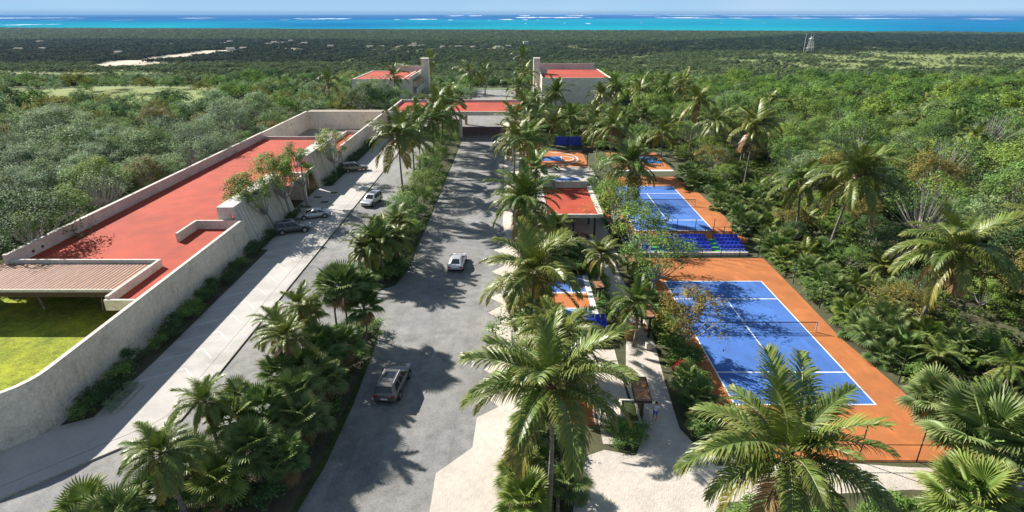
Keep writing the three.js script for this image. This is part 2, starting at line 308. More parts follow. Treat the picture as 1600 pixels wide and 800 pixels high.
// ---------------------------------------------------------------- roads, pavements, beds
struct('road', sheet([[-46, 12], [1.2, 12], [1.2, 240], [-24.4, 240], [-24.4, 36.5], [-25.2, 35.0], [-28.4, 31.9], [-32, 28.1], [-46, 20]], 0.012), M.asphalt, 'grey gravelly asphalt road through the resort');
{ // pavement in front of the red-roofed building, with a seam, a kerb and zigzag bay lines
  const edge = [[-24.75, 142], [-24.75, 36.0], [-25.4, 34.95], [-28.6, 31.75], [-32.2, 28.0], [-40, 23.4]];
  const pv = struct('pavement', slab([[-33.4, 142], [-25.82, 142], [-25.82, 36.4], [-26.4, 35.4], [-29.4, 32.4], [-33.0, 28.8], [-40, 24.6], [-40, 31], [-33.4, 34.5]], -0.1, 0.13), M.pave, 'pale concrete pavement along the building');
  mesh('paving_band', slab([[-25.79, 142], ...edge, [-40, 24.52], [-32.98, 28.75], [-29.37, 32.36], [-26.37, 35.37], [-25.79, 36.38]], -0.1, 0.126), M.pave, pv);
  const kb = [[-24.74, 142], [-24.74, 36.01], [-25.39, 34.94], [-28.59, 31.74], [-32.19, 27.99], [-40, 23.38], [-40, 23.16], [-32.08, 27.8], [-28.44, 31.58], [-25.22, 34.8], [-24.52, 35.94], [-24.52, 142]];
  mesh('kerb', slab(kb, -0.1, 0.137), M.kerb, pv);
  for (let k = 0; k < 11; k++) { const d = 41.6 + k * 3.14; if (k > 9) continue; mesh('bay_line', strip([[-30.6, d - 0.85], [-27.7, d + 1.2], [-26.25, d - 0.4]], 0.09, 0.1345), M.paint, pv); }
  for (const d of [84, 92.5, 101]) mesh('bay_line', strip([[-30.9, d], [-26.1, d + 1.1]], 0.07, 0.1345), M.paint, pv);
  // planting bed at the foot of the wall, edged with a low concrete beam at its end
  mesh('planting_bed', sheet([[-33.0, 35.2], [-31.2, 36.2], [-30.9, 44], [-31.0, 70], [-32.0, 70], [-32.0, 84], [-33.0, 84]], 0.137), M.bed, pv);
  mesh('planting_bed', sheet(rect(-32.9, -31.4, 100, 140), 0.137), M.bed, pv);
  mesh('bed_edging', box(-29.95, -29.7, 0.13, 0.32, 36.6, 40.2), M.kerb, pv);
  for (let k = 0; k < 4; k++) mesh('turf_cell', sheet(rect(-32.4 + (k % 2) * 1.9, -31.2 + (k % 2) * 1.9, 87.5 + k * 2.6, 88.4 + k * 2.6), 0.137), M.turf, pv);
}
{ // pale paving with a toothed edge on the other side of the road
  const pts = [[-5, 14], [-5, 30.5], [-2.75, 33.0], [-2.62, 36.3], [-1.0, 37.6]];
  for (let k = 0; k < 11; k++) { const d = 39.3 + 3.42 * k; pts.push([-2.4, d], [-0.85, d + 1.85]); }
  pts.push([-1.3, 80], [-1.6, 139], [-3.6, 143], [-2.2, 165], [0.2, 166], [1.6, 143], [1.3, 100], [1.0, 60], [1.4, 36], [0.4, 30], [0.2, 14]);
  struct('toothed_pavement', slab(pts, -0.08, 0.05), M.sand, 'sandy pale paving with a saw tooth edge to the road');
}
function island(pts, name, label) {
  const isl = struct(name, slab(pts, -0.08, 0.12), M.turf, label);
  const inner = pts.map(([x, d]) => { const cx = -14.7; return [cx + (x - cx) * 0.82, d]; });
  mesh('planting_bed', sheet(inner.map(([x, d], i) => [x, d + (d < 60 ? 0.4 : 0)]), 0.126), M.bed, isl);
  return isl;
}
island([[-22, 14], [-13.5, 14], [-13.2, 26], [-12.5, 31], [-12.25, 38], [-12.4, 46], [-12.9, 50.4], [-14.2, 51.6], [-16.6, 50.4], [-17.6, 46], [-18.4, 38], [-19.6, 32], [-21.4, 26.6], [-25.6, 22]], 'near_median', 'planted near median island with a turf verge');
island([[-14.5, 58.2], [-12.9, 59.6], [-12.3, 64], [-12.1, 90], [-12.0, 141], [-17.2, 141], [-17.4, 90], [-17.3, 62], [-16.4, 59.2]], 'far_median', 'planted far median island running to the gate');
struct('sand_path', sheet([[3.2, 14], [9.8, 14], [10.1, 25], [13, 28], [18.2, 28.6], [25.4, 29.1], [33, 28.4], [33, 30.9], [26.2, 31.1], [20, 31.8], [13.6, 31.2], [12.2, 35.1], [12.6, 41.6], [13.2, 49], [12.4, 64.2], [12.6, 72], [11.6, 73], [9.6, 61], [10.6, 48], [9.3, 40.7], [9.4, 34.4], [8.5, 32.2], [6.4, 32.8], [4.5, 31.9], [3.7, 27.3]], 0.016), M.sand, 'pale sand footpath beside the courts');
struct('sand_court_apron', sheet([[6.4, 33.4], [9.0, 33.4], [9.2, 46], [6.4, 46]], 0.012), M.sand, 'pale sand apron left of the footpath');
struct('plaza', sheet(rect(2.2, 15.6, 86, 113.2), 0.014), M.pave, 'pale paved plaza behind the clubhouse');
struct('forecourt', sheet([[9.2, 70], [13.2, 66], [13.4, 86], [9.2, 86]], 0.018), M.pave, 'pale paved walk beside the clubhouse');

// ---------------------------------------------------------------- the long red-roofed building
{
  const b = thing('long_building', 'long low concrete building with a flat red roof and walled lawn', 'building');
  const W = -33.3, T = 0.32;
  // floors and lawn inside the walls
  mesh('lawn', slab([[W - T - .01, 36.2], [W - T - .01, 57.9], [-62, 57.9], [-62, 24], [-46, 25], [-42.2, 28.5], [-35.8, 32.7], [-34.3, 34.1]], -0.05, 0.08), M.lawn, b);
  mesh('courtyard_floor', sheet(rect(-53, W - 3, 126, 155), 0.03), M.stucco, b);
  // street wall: straight run, then a turned corner
  mesh('street_wall', slab([[-42.0, 27.95], [-35.50, 32.30], [-34.83, 32.81], [-34.28, 33.38], [-33.85, 34.00], [-33.54, 34.68], [-33.36, 35.41], [-33.30, 36.20], [W, 69.6], [W - T, 69.6], [-33.62, 36.20], [-33.68, 35.47], [-33.85, 34.79], [-34.14, 34.16], [-34.55, 33.58], [-35.08, 33.04], [-35.72, 32.55], [-42.2, 28.2]], 0, 4.30), M.concrete, b);
  mesh('wall_cap', slab([[-42.0, 27.92], [-35.48, 32.29], [-34.81, 32.80], [-34.26, 33.37], [-33.83, 33.99], [-33.52, 34.67], [-33.34, 35.40], [-33.28, 36.19], [W + 0.02, 69.62], [W - T - 0.02, 69.62], [-33.64, 36.21], [-33.70, 35.48], [-33.87, 34.80], [-34.16, 34.17], [-34.57, 33.59], [-35.10, 33.05], [-35.74, 32.56], [-42.22, 28.22]], 4.301, 4.35), M.cap, b);
  // roof deck in pieces around the pergola opening
  const rf = mesh('roof', slab([[W - T - 0.01, 48.7], [-37.3, 48.7], [-37.3, 57.6], [-52.9, 57.6], [-52.9, 126], [-36.6, 126], [-36.6, 69.9], [W - T - 0.01, 69.6]], 2.75, 3.15), M.roof, b);
  mesh('far_roof', slab(rect(-36.6, W - T, 114, 132), 2.75, 3.15), M.roof, b);
  // parapets
  mesh('parapet', box(-53.3, -52.9, 0, 4.55, 57.2, 126), M.stuccoPink ?? M.cap, b);
  mesh('parapet_cap', box(-53.34, -52.86, 4.551, 4.6, 57.2, 126), M.cap, b);
  for (const d of [60.5, 61.9]) mesh('scupper', box(-52.9, -52.84, 3.55, 3.8, d, d + 0.3), M.dark, b);
  // L-shaped parapet at the wall's far corner
  mesh('parapet', box(-39.0, W - T, 3.15, 4.25, 69.3, 69.58), M.cap, b);
  mesh('parapet', box(-39.28, -39.0, 3.15, 4.25, 64.8, 69.58), M.cap, b);
  // pergola frame with slats over the lawn's end
  mesh('pergola_frame', mergeGeometries([box(-52.9, -37.0, 3.0, 4.0, 57.35, 57.6), box(-37.3, -37.0, 3.0, 4.0, 48.7, 57.35)]), M.cap, b);
  mesh('pergola_front_beam', box(-56, -37.3, 3.35, 3.62, 50.9, 51.05), M.cap, b);
  mesh('pergola_front_board', box(-56, -37.3, 2.85, 3.34, 50.96, 51.04), M.door, b);
  for (let k = 0; k < 46; k++) { const x = -37.65 - k * 0.39; mesh('pergola_slat', box(x - 0.12, x + 0.12, 3.40, 3.60, 51.08, 57.32), k % 3 ? M.slat : M.slat2, b); }
  mesh('pergola_soffit', box(-56, -37.3, 2.78, 2.84, 51.08, 57.3), M.slat2, b);
  mesh('roof_fascia', box(-37.3, W - T - 0.02, 2.7, 3.75, 48.4, 48.66), M.cap, b);
  mesh('back_wall', box(-56, W - T - 0.05, 0, 2.7, 58.0, 58.3), M.stucco, b);
  mesh('garden_wall', box(-62, -56, 0, 3.2, 57, 57.3), M.stucco, b);
  mesh('door', box(-42.3, -41.4, 0, 2.1, 57.93, 58.0), M.dark, b);
  // battered slab blocks of upright concrete fins
  const finBlock = (d0, d1, h) => {
    const yt = h - 0.5, top = -34.55, bot = -33.0, n = Math.round((d1 - d0) / 0.85), R = rng(d0 * 10 | 0);
    mesh('block_cap', slab(rect(-36.6, top, d0, d1), yt, h), M.white, b);
    mesh('block_core', metreUV(mergeGeometries([tri([bot - .42, 0, -d0 - .02, bot - .42, 0, -d1 + .02, top - .42, yt, -d1 + .02, bot - .42, 0, -d0 - .02, top - .42, yt, -d1 + .02, top - .42, yt, -d0 - .02])])), M.fin, b);
    mesh('block_end', box(-36.6, top - 0.43, 0, yt, d0, d0 + 0.2), M.cap, b);
    mesh('block_end', box(-36.6, top - 0.43, 0, yt, d1 - 0.2, d1), M.concrete, b);
    for (let k = 0; k < n; k++) {
      const a = d0 + (d1 - d0) * k / n, w = (d1 - d0) / n - 0.15, o = (R() - 0.5) * 0.12, e = 0.02 * R();
      const f = [[bot + o, 0], [top + o * 0.6, yt - e], [top - 0.40, yt - e], [bot - 0.40, 0]].map(([x, y]) => new THREE.Vector2(x, y));
      const g = new THREE.ExtrudeGeometry(new THREE.Shape(f), { depth: w, bevelEnabled: false }); g.translate(0, 0, -a - w); mesh('wall_fin', metreUV(g), M.fin, b);
    }
  };
  finBlock(70.0, 86.2, 5.75); finBlock(98.8, 114.6, 5.8);
  mesh('roof_edge', box(-36.9, -36.6, 3.15, 3.75, 86.2, 98.8), M.cap, b);
  // entrance bay
  mesh('entrance_canopy', slab(rect(-36.58, -33.5, 86.25, 98.75), 3.75, 3.95), M.roof, b);
  mesh('canopy_fascia', box(-33.5, -33.2, 3.7, 4.2, 86.25, 98.75), M.cap, b);
  mesh('pier', box(-36.5, -33.2, 0, 3.7, 92.0, 92.5), M.concrete, b);
  mesh('pier_head', box(-36.5, -33.19, 3.96, 4.5, 91.95, 92.6), M.cap, b);
  mesh('entrance_wall', box(-36.5, -36.3, 0, 3.7, 86.25, 98.75), M.concrete, b);
  for (const d of [87.4, 89.6, 93.6, 95.6]) { const dr = mesh('door', box(-36.3, -36.18, 0.1, 2.9, d, d + 1.5), M.door, b); mesh('handle', box(-36.18, -36.1, 1.1, 1.5, d + 0.15, d + 0.2), M.steel, dr); }
  // far street wall and courtyard walls
  mesh('street_wall', box(W - T, W, 0, 4.0, 115, 160), M.concrete, b);
  mesh('wall_cap', box(W - T - .02, W + .02, 4.001, 4.06, 115, 160), M.cap, b);
  mesh('courtyard_wall', box(-53.3, -52.9, 0, 4.55, 126.02, 155.6), M.concrete, b);
  mesh('courtyard_wall', box(-52.9, W - T, 0, 4.4, 155.2, 155.6), M.concrete, b);
  mesh('wall_cap', box(-52.9, W - T - .02, 4.401, 4.46, 155.15, 158.4), M.stucco, b);
  mesh('courtyard_wall', box(-52.9, -36.62, 0, 2.74, 125.6, 125.95), M.concrete, b);
  mesh('parapet', box(-52.9, -36.9, 3.15, 3.75, 125.7, 125.98), M.cap, b);
  mesh('parapet', box(-36.9, -36.6, 3.15, 3.8, 114.8, 131.7), M.cap, b);
  mesh('parapet', box(-36.9, W - T, 3.15, 3.85, 131.7, 131.98), M.cap, b);
}
// ---------------------------------------------------------------- gate over the road
{
  const b = thing('gate_canopy', 'wide gate canopy with a red roof spanning the road', 'gate');
  mesh('roof', slab(rect(-29.4, 3.0, 144.0, 162.6), 5.6, 5.85), M.roof, b);
  mesh('fascia', box(-29.8, 3.4, 5.3, 6.2, 143.6, 144.0), M.concrete, b);
  mesh('fascia_cap', box(-29.82, 3.42, 6.201, 6.26, 143.58, 144.02), M.cap, b);
  mesh('parapet', box(-29.8, 3.4, 5.3, 6.5, 162.6, 163.0), M.cap, b);
  mesh('parapet', box(-29.8, -29.4, 5.3, 6.5, 144.0, 162.6), M.cap, b);
  mesh('parapet', box(3.0, 3.4, 5.3, 6.5, 144.0, 162.6), M.cap, b);
  for (const [x, d] of [[-12.4, 144.2], [-14.8, 144.2], [-12.4, 161.6], [-28.6, 144.2], [-28.6, 161.6], [2.0, 144.2], [2.0, 161.6]]) mesh('column', box(x - 0.35, x + 0.35, 0, 5.6, d, d + 0.7), M.concrete, b);
  mesh('gatehouse', box(-16.6, -13.2, 0, 3.0, 146, 152), M.stucco, b);
}
// ---------------------------------------------------------------- the two houses behind the gate
{
  const b = thing('house', 'concrete house with red roof, corner pylon and balcony', 'house');
  const x0 = -51, x1 = -31.6, d0 = 195, d1 = 226, h = 8.5;
  mesh('wall', mergeGeometries([box(x0, x1, 0, h, d0, d0 + .35), box(x0, x0 + .35, 0, h, d0 + .35, d1), box(x0 + .35, x1, 0, h, d1 - .35, d1), box(x1 - 3.6, x1 - 3.25, 0, h, d0 + 0.35, d1 - .35)]), M.concrete, b);
  mesh('roof', slab(rect(x0 + .35, x1 - 1.0, d0 + .35, d1 - .35), 7.9, 8.3), M.roof, b);
  mesh('wall_cap', box(x0 - .05, x1 + .05, h + .001, h + .12, d0 - .05, d0 + .4), M.cap, b);
  mesh('parapet', box(x0 + 6, x1, 8.31, 10.2, d1 - .34, d1), M.cap, b);
  mesh('parapet', box(x1 - 1.0, x1 - .65, 7.9, 9.3, d0 + .36, d1 - .36), M.cap, b);
  mesh('pylon', box(x1 + .2, x1 + 2.6, 0, 13.4, 214, 217.5), M.concrete, b);
  mesh('pylon_cap', box(x1 + .15, x1 + 2.65, 13.401, 13.55, 213.9, 217.6), M.white, b);
  mesh('balcony_floor', box(x1 - 3.2, x1 + 1.2, 3.9, 4.2, d0 + .4, 213.9), M.cap, b);
  mesh('balcony_wall', box(x1 + 0.9, x1 + 1.2, 4.201, 5.6, d0 + .4, 213.9), M.white, b);
  mesh('canopy', box(x1 - 3.2, x1 + 0.6, 7.3, 7.6, 200, 213.8), M.slat, b);
  for (const d of [198, 203, 208]) { const w = mesh('window', box(x1 - 3.24, x1 - 3.18, 4.7, 7.0, d, d + 3.2), M.glass, b); mesh('frame', box(x1 - 3.17, x1 - 3.1, 4.6, 7.1, d + 1.5, d + 1.7), M.door, w); }
  mesh('door', box(x1 - 3.24, x1 - 3.15, 0.1, 2.5, 204, 206), M.door, b);
}
{
  const b = thing('house', 'concrete house with red roof and plain windowless grey end wall', 'house');
  const x0 = 9.6, x1 = 32, d0 = 197, d1 = 232, h = 8.7;
  mesh('wall', mergeGeometries([box(x0, x1, 0, h, d0, d0 + .35), box(x1 - .35, x1, 0, h, d0 + .35, d1), box(x0 + .35, x1, 0, h, d1 - .35, d1), box(x0, x0 + .35, 0, h, d0 + .35, d1)]), M.concrete, b);
  mesh('roof', slab(rect(x0 + 1.6, x1 - .35, d0 + .35, d1 - .35), 8.1, 8.5), M.roof, b);
  mesh('wall_cap', box(x0 - .05, x1 + .05, h + .001, h + .12, d0 - .05, d0 + .4), M.cap, b);
  mesh('parapet', box(x0 + .4, x1 - 1.2, 8.51, 10.6, d1 - .34, d1), M.cap, b);
  mesh('parapet', box(x0 + .4, x0 + 2.6, 8.51, 10.3, 214, 214.4), M.cap, b);
  mesh('pylon', box(x0 - 2.2, x0 - .05, 0, 13.6, 212, 215.5), M.concrete, b);
  mesh('pylon_cap', box(x0 - 2.25, x0, 13.601, 13.75, 211.9, 215.6), M.white, b);
  mesh('balcony_wall', box(x0 - 1.5, x0 - 1.2, 4.2, 5.6, 200, 211.8), M.white, b);
  mesh('balcony_floor', box(x0 - 1.5, x0, 3.9, 4.19, 200, 211.8), M.cap, b);
}
// ---------------------------------------------------------------- clubhouse
{
  const b = thing('clubhouse', 'open clubhouse pavilion with a red roof beside the courts', 'pavilion');
  mesh('roof', slab(rect(4.6, 11.1, 72.6, 85.0), 3.85, 4.0), M.roof, b);
  mesh('roof_edge', box(11.1, 11.75, 3.7, 4.12, 72.3, 85.3), M.white, b);
  mesh('roof_edge', box(4.3, 11.1, 3.6, 4.06, 72.3, 72.58), M.cap, b);
  mesh('back_parapet', box(4.6, 11.1, 3.6, 5.0, 85.02, 85.3), M.cap, b);
  mesh('roof_edge', box(4.3, 4.6, 3.7, 4.12, 72.6, 85.3), M.cap, b);
  mesh('terrace', box(4.6, 11.2, 0.02, 0.45, 71.2, 85), M.pave, b);
  mesh('terrace_beam', box(4.4, 11.2, 0.46, 1.0, 71.0, 71.2), M.concrete, b);
  mesh('back_wall', box(4.6, 11.1, 0.45, 3.6, 84.6, 84.95), M.stucco, b);
  mesh('side_wall', box(4.6, 4.85, 0.45, 3.6, 78, 84.6), M.stucco, b);
  for (const [x, d] of [[4.9, 73], [10.8, 73], [8, 73], [10.8, 79]]) mesh('column', box(x - .12, x + .12, 0.45, 3.85, d - .12, d + .12), M.steel, b);
  mesh('bar_counter', box(5.6, 9.6, 0.45, 1.5, 81.8, 82.5), M.wood, b);
  const tableAt = (x, d) => {
    const t = thing('terrace_table', 'small wooden table on the clubhouse terrace', 'table', x, 0.45, d, 0, 'tables on the clubhouse terrace');
    const top = new THREE.CylinderGeometry(.48, .48, .05, 20); top.translate(0, .73, 0); mesh('tabletop', metreUV(top), M.wood, t); mesh('pedestal', bar([0, 0.02, 0], [0, .7, 0], .05), M.steel, t); const bs = new THREE.CylinderGeometry(.26, .3, .03, 16); bs.translate(0, .015, 0); mesh('base', metreUV(bs), M.steel, t);
  };
  for (const [x, d] of [[5.9, 72.6], [7.5, 72.9], [9.2, 72.6]]) tableAt(x, d);
  for (const [x, d, r] of [[5.2, 72.4, .3], [6.6, 72.9, -1.7], [8.2, 72.5, 1.2], [8.45, 73.2, -1.4], [9.95, 72.4, 2]]) {
    const c = thing('terrace_chair', 'dark chair on the clubhouse terrace', 'chair', x, .45, d, r, 'chairs on the clubhouse terrace');
    mesh('seat', box(-.22, .22, .42, .47, -.22, .22), M.dark, c); mesh('backrest', box(-.22, .22, .5, .85, .2, .24), M.dark, c);
    for (const a of [-.19, .19]) for (const e of [-.19, .19]) mesh('leg', bar([a, 0, e], [a, .42, e], .018), M.steel, c);
  }
}
// ---------------------------------------------------------------- courts
function netting(parent, a, b, y0, y1, step, r) {
  const L = []; const n = Math.round(Math.hypot(b[0] - a[0], b[1] - a[1]) / step);
  for (let k = 0; k <= n; k++) { const x = a[0] + (b[0] - a[0]) * k / n, d = a[1] + (b[1] - a[1]) * k / n; L.push(bar([x, y0, -d], [x, y1, -d], r, r, 3)); }
  const m = Math.round((y1 - y0) / step); for (let k = 0; k <= m; k++) { const y = y0 + (y1 - y0) * k / m; L.push(bar([a[0], y, -a[1]], [b[0], y, -b[1]], r, r, 3)); }
  return mesh('netting', mergeGeometries(L), M.net, parent);
}
function tennisCourt(name, label, x0, x1, d0, d1, base) {
  const c = struct(name, sheet(base, 0.02), M.orange, label);
  mesh('playing_surface', sheet(rect(x0, x1, d0, d1), 0.026), M.blue, c);
  const w = 0.12, mid = (d0 + d1) / 2, s = 6.9, cx = (x0 + x1) / 2;
  mesh('court_line', strip([[x0, d0], [x0, d1]], w, 0.032), M.line, c); mesh('court_line', strip([[x1, d0], [x1, d1]], w, 0.032), M.line, c);
  mesh('court_line', strip([[x0 - w / 2, d0], [x1 + w / 2, d0]], w * 1.2, 0.036), M.line, c); mesh('court_line', strip([[x0 - w / 2, d1], [x1 + w / 2, d1]], w * 1.2, 0.036), M.line, c);
  for (const e of [-s, s]) mesh('court_line', strip([[x0, mid + e], [x1, mid + e]], w * 1.3, 0.036), M.line, c);
  mesh('court_line', strip([[cx, mid - s], [cx, mid + s]], w, 0.032), M.line, c);
  return c;
}
function tennisNet(label, x0, x1, d) {
  const n = thing('tennis_net', label, 'net', (x0 + x1) / 2, 0.03, d); const hw = (x1 - x0) / 2 + 0.7;
  for (const s of [-1, 1]) mesh('net_post', bar([s * hw, 0, 0], [s * hw, 1.12, 0], .06, .06, 8), M.galv, n);
  mesh('net_tape', box(-hw, hw, .98, 1.05, -.02, .02), M.net, n);
  netting(n, [-hw, 0], [hw, 0], 0.12, 0.97, 0.16, 0.011);
}
tennisCourt('near_tennis_court', 'blue tennis court with orange surround and white lines', 17.2, 28.1, 37.9, 60.6, [[14.4, 33.0], [17.5, 31.6], [29, 31.6], [31.6, 33.6], [31.2, 40], [30.6, 48], [30.9, 58], [31.0, 67.4], [14.0, 67.4], [14.6, 50]]);
tennisNet('dark tennis net across the court before the spectator stand', 17.2, 28.1, 49.2);
tennisCourt('far_tennis_court', 'blue tennis court with orange surround behind the blue stand', 17.2, 28.0, 77.4, 100.2, [[13.6, 72.6], [31.2, 72.6], [31.6, 84], [31.4, 98], [29.8, 106.6], [17.6, 106.6], [14.4, 100]]);
tennisNet('dark tennis net on the court behind the blue stand', 17.2, 28.0, 88.8);
function smallCourt(name, label, x0, x1, d0, d1, parts) {
  const c = struct(name, sheet(rect(x0, x1, d0, d1), 0.02), M.orange, label);
  for (const [m, a, b, e, f] of parts) mesh(m === M.line ? 'court_line' : 'court_panel', sheet(rect(a, b, e, f), m === M.line ? 0.034 : 0.027), m, c);
  return c;
}
smallCourt('mini_court', 'small court in bands of blue, orange and pale blue', 2.6, 8.1, 50.6, 62.2, [[M.blue, 2.7, 8.0, 57.9, 62.1], [M.paleblue, 2.7, 8.0, 50.7, 53.9], [M.line, 8.1, 8.7, 50.6, 62.2], [M.line, 2.6, 8.0, 61.2, 61.32], [M.line, 2.6, 8.0, 57.5, 57.85], [M.line, 2.6, 8.0, 53.95, 54.1], [M.line, 6.4, 6.5, 58, 61.2]]);
smallCourt('orange_play_court', 'small orange court beside the sand path', 2.8, 6.3, 35.4, 47.4, [[M.line, 2.8, 6.2, 41.2, 41.3], [M.line, 6.1, 6.2, 35.5, 47.2]]);
{
  const c = smallCourt('basketball_court', 'orange basketball court with white arc and blue key', 3.0, 15.2, 113.8, 129, [[M.blue, 4.6, 10.2, 119.3, 123.4], [M.line, 3, 15.2, 128.8, 129], [M.line, 3, 15.2, 113.8, 114.1], [M.line, 10.2, 10.36, 119.3, 123.4]]);
  const arc = []; for (let k = 0; k <= 24; k++) { const a = -Math.PI / 2 + Math.PI * k / 24; arc.push([8.4 + Math.cos(a) * 5.2, 121.4 + Math.sin(a) * 5.6]); } mesh('court_line', strip(arc, .26, .04), M.line, c);
  const arc2 = []; for (let k = 0; k <= 16; k++) { const a = -Math.PI / 2 + Math.PI * k / 16; arc2.push([10.4 + Math.cos(a) * 2.4, 121.4 + Math.sin(a) * 2.0]); } mesh('court_line', strip(arc2, .22, .042), M.line, c);
}
smallCourt('plaza_play_court', 'small blue and red play court on the plaza', 5.4, 12.2, 99.8, 105.8, [[M.blue, 5.4, 12.2, 103.0, 105.8], [M.line, 8.6, 8.8, 99.8, 103], [M.line, 5.4, 12.2, 102.9, 103.05]]);
smallCourt('far_play_court', 'far orange court with blue key beyond the tall palm', 20.0, 31.0, 110.8, 127, [[M.blue, 26.6, 30.2, 117, 123], [M.line, 20, 31, 110.8, 111.8], [M.line, 26.3, 26.5, 116.8, 123.2], [M.line, 21.2, 21.4, 112.4, 126]]);
for (const [x, d, l] of [[5.6, 113.2, 'basketball hoop near the left end of the orange court'], [14.6, 113.2, 'basketball hoop near the right end of the orange court']]) {
  const t = thing('basketball_hoop', l, 'hoop', x, 0.02, d, 0, 'hoops at the orange basketball court');
  mesh('post', bar([0, 0, 0], [0, 3.6, 0], .09, .08, 8), M.dark, t); mesh('backboard', box(-1.1, 1.1, 2.9, 3.8, .1, .16), M.dark, t);
  const r = new THREE.TorusGeometry(.23, .02, 6, 20); r.rotateX(Math.PI / 2); r.translate(0, 3.0, -.42); mesh('rim', r, M.orange, t);
}
// seating stand between the two tennis courts
function stand(label, x0, x1, dFront, rows, stairs, step, rise) {
  const s = thing('spectator_stand', label, 'stand', (x0 + x1) / 2, 0.02, dFront); const hw = (x1 - x0) / 2;
  const seatG = mergeGeometries([box(-.21, .21, .36, .41, -.2, .2), box(-.21, .21, .42, .72, .17, .22)]), legG = box(-.15, .15, 0.01, .36, -.02, .05);
  for (let r = 0; r < rows; r++) {
    const y = r * rise, d0 = r * step; mesh('tier', box(-hw, hw, 0, y + 0.3, d0, d0 + step - 0.004), M.deckblue, s);
    for (let x = -hw + .35; x < hw - .2; x += .52) { if (stairs.some((c) => Math.abs(c - (x0 + x1) / 2 - x) < .75)) continue; const st = mesh('seat', seatG, M.seat, s, x, y + .3, -(d0 + step * .6)); mesh('seat_leg', legG, M.galv, st); }
    for (const c of stairs) mesh('stair', box(c - (x0 + x1) / 2 - .5, c - (x0 + x1) / 2 + .5, y + .301, y + .45, d0 + .03, d0 + step * .55), M.stair, s);
  }
  mesh('kerb', box(-hw, hw, 0, .42, -.25, -.01), M.concrete, s);
}
stand('blue spectator stand with rows of seats between the tennis courts', 14.6, 29.4, 68.5, 4, [25.6, 18.2], 0.9, 0.16);
stand('small blue seating stand beside the mini court', 5.2, 9.0, 48.0, 3, [6.0], 0.7, 0.22);
function fence(label, pts, h, gap, rails, group) {
  const f = thing('court_fence', label, 'fence', 0, 0, 0, 0, group);
  for (let i = 0; i + 1 < pts.length; i++) {
    const [x0, d0] = pts[i], [x1, d1] = pts[i + 1], l = Math.hypot(x1 - x0, d1 - d0), n = Math.max(1, Math.round(l / gap));
    for (let k = 0; k <= n; k++) { if (i && !k) continue; const x = x0 + (x1 - x0) * k / n, d = d0 + (d1 - d0) * k / n; mesh('fence_post', bar([x, 0.01, -d], [x, h, -d], .045, .04, 6), M.steel, f); }
    for (const y of rails) mesh('fence_rail', bar([x0, y, -d0], [x1, y, -d1], .03, .03, 5), M.steel, f);
  }
}
fence('tall black steel fence in front of the blue stand', [[14.2, 67.6], [30.4, 67.6]], 4.2, 2.3, [0.06, 1.1]);
fence('tall black steel fence behind the blue stand', [[14.2, 72.4], [31.0, 72.4]], 3.4, 2.3, [0.06, 1.7, 2.3]);
fence('black post fence along the sand path end of the blue court', [[15.5, 31.75], [31.2, 31.6]], 3.2, 3.6, [0.08, 1.4]);
fence('black post fence between the jungle palms and the blue court', [[31.7, 33.6], [31.5, 48], [31.4, 60]], 2.8, 6.6, []);
fence('black railing around the mini court stand', [[5.0, 50.62], [9.1, 50.62]], 1.15, 1.3, [0.6, 1.1]);
fence('black railing beside the small orange court', [[6.5, 35.4], [6.5, 40]], 1.1, 1.5, [0.55, 1.05]);
{ const s = thing('windscreen', 'blue mesh windscreen panel behind the basketball court', 'screen', 12.2, 0, 132.8); mesh('panel', box(-2.6, 3.4, .4, 2.4, 0, .06), M.screen, s); for (const x of [-2.6, .4, 3.4]) mesh('post', bar([x, 0, .05], [x, 2.6, .05], .06), M.steel, s); }
// ---------------------------------------------------------------- wooden shelters, planter, palisade
function shelter(label, x, d, turn, w, l, h) {
  const s = thing('slatted_shelter', label, 'shelter', x, 0.02, d, turn);
  for (let k = 0; k < 12; k++) { const a = -l / 2 + l * k / 12; mesh('roof_slat', box(-w / 2, w / 2, h, h + .05, a + .012, a + l / 12 - .012), k % 4 === 1 ? M.slat : M.wood, s); }
  mesh('roof_frame', mergeGeometries([box(-w / 2 - .06, -w / 2 - .003, h - .1, h + .09, -l / 2, l / 2), box(w / 2 + .003, w / 2 + .06, h - .1, h + .09, -l / 2, l / 2), box(-w / 2 - .06, w / 2 + .06, h - .1, h + .09, -l / 2 - .07, -l / 2 - .003), box(-w / 2 - .06, w / 2 + .06, h - .1, h + .09, l / 2 + .003, l / 2 + .07)]), M.dark, s);
  for (const e of [-1, 1]) mesh('post', box(-.09, .09, 0, h - .001, e * l * .42 - .09, e * l * .42 + .09), M.dark, s);
  mesh('cross_beam', box(-.07, .07, h - .12, h - .002, -l * .41, l * .41), M.dark, s);
  mesh('bench', box(-.25, .25, .38, .46, -l * .3, l * .3), M.wood, s);
}
shelter('slatted wooden shelter beside the walking person on the sand path', 9.55, 36.9, -0.06, 1.15, 3.0, 2.1);
shelter('slatted wooden shelter at the bend of the path beside the court hedge', 12.6, 49.2, 0.1, 1.3, 2.6, 2.2);
shelter('slatted wooden shelter by the mini court palm', 8.9, 55.2, 0.1, 0.9, 1.7, 2.1);
shelter('slatted wooden shelter behind the clubhouse walk', 13.5, 62.0, 0.1, 1.0, 2.2, 2.2);
{ const k = thing('wooden_kiosk', 'low brown wooden kiosk on the path under the small palm', 'kiosk', 11.0, 0.02, 48.0, 0.2); mesh('cabinet', box(-.55, .55, 0, 1.0, -.35, .35), M.wood, k); mesh('counter', box(-.62, .62, 1.001, 1.06, -.42, .42), M.slat, k); mesh('sign_board', box(-.2, .55, 1.07, 1.5, .1, .16), M.wood, k); }
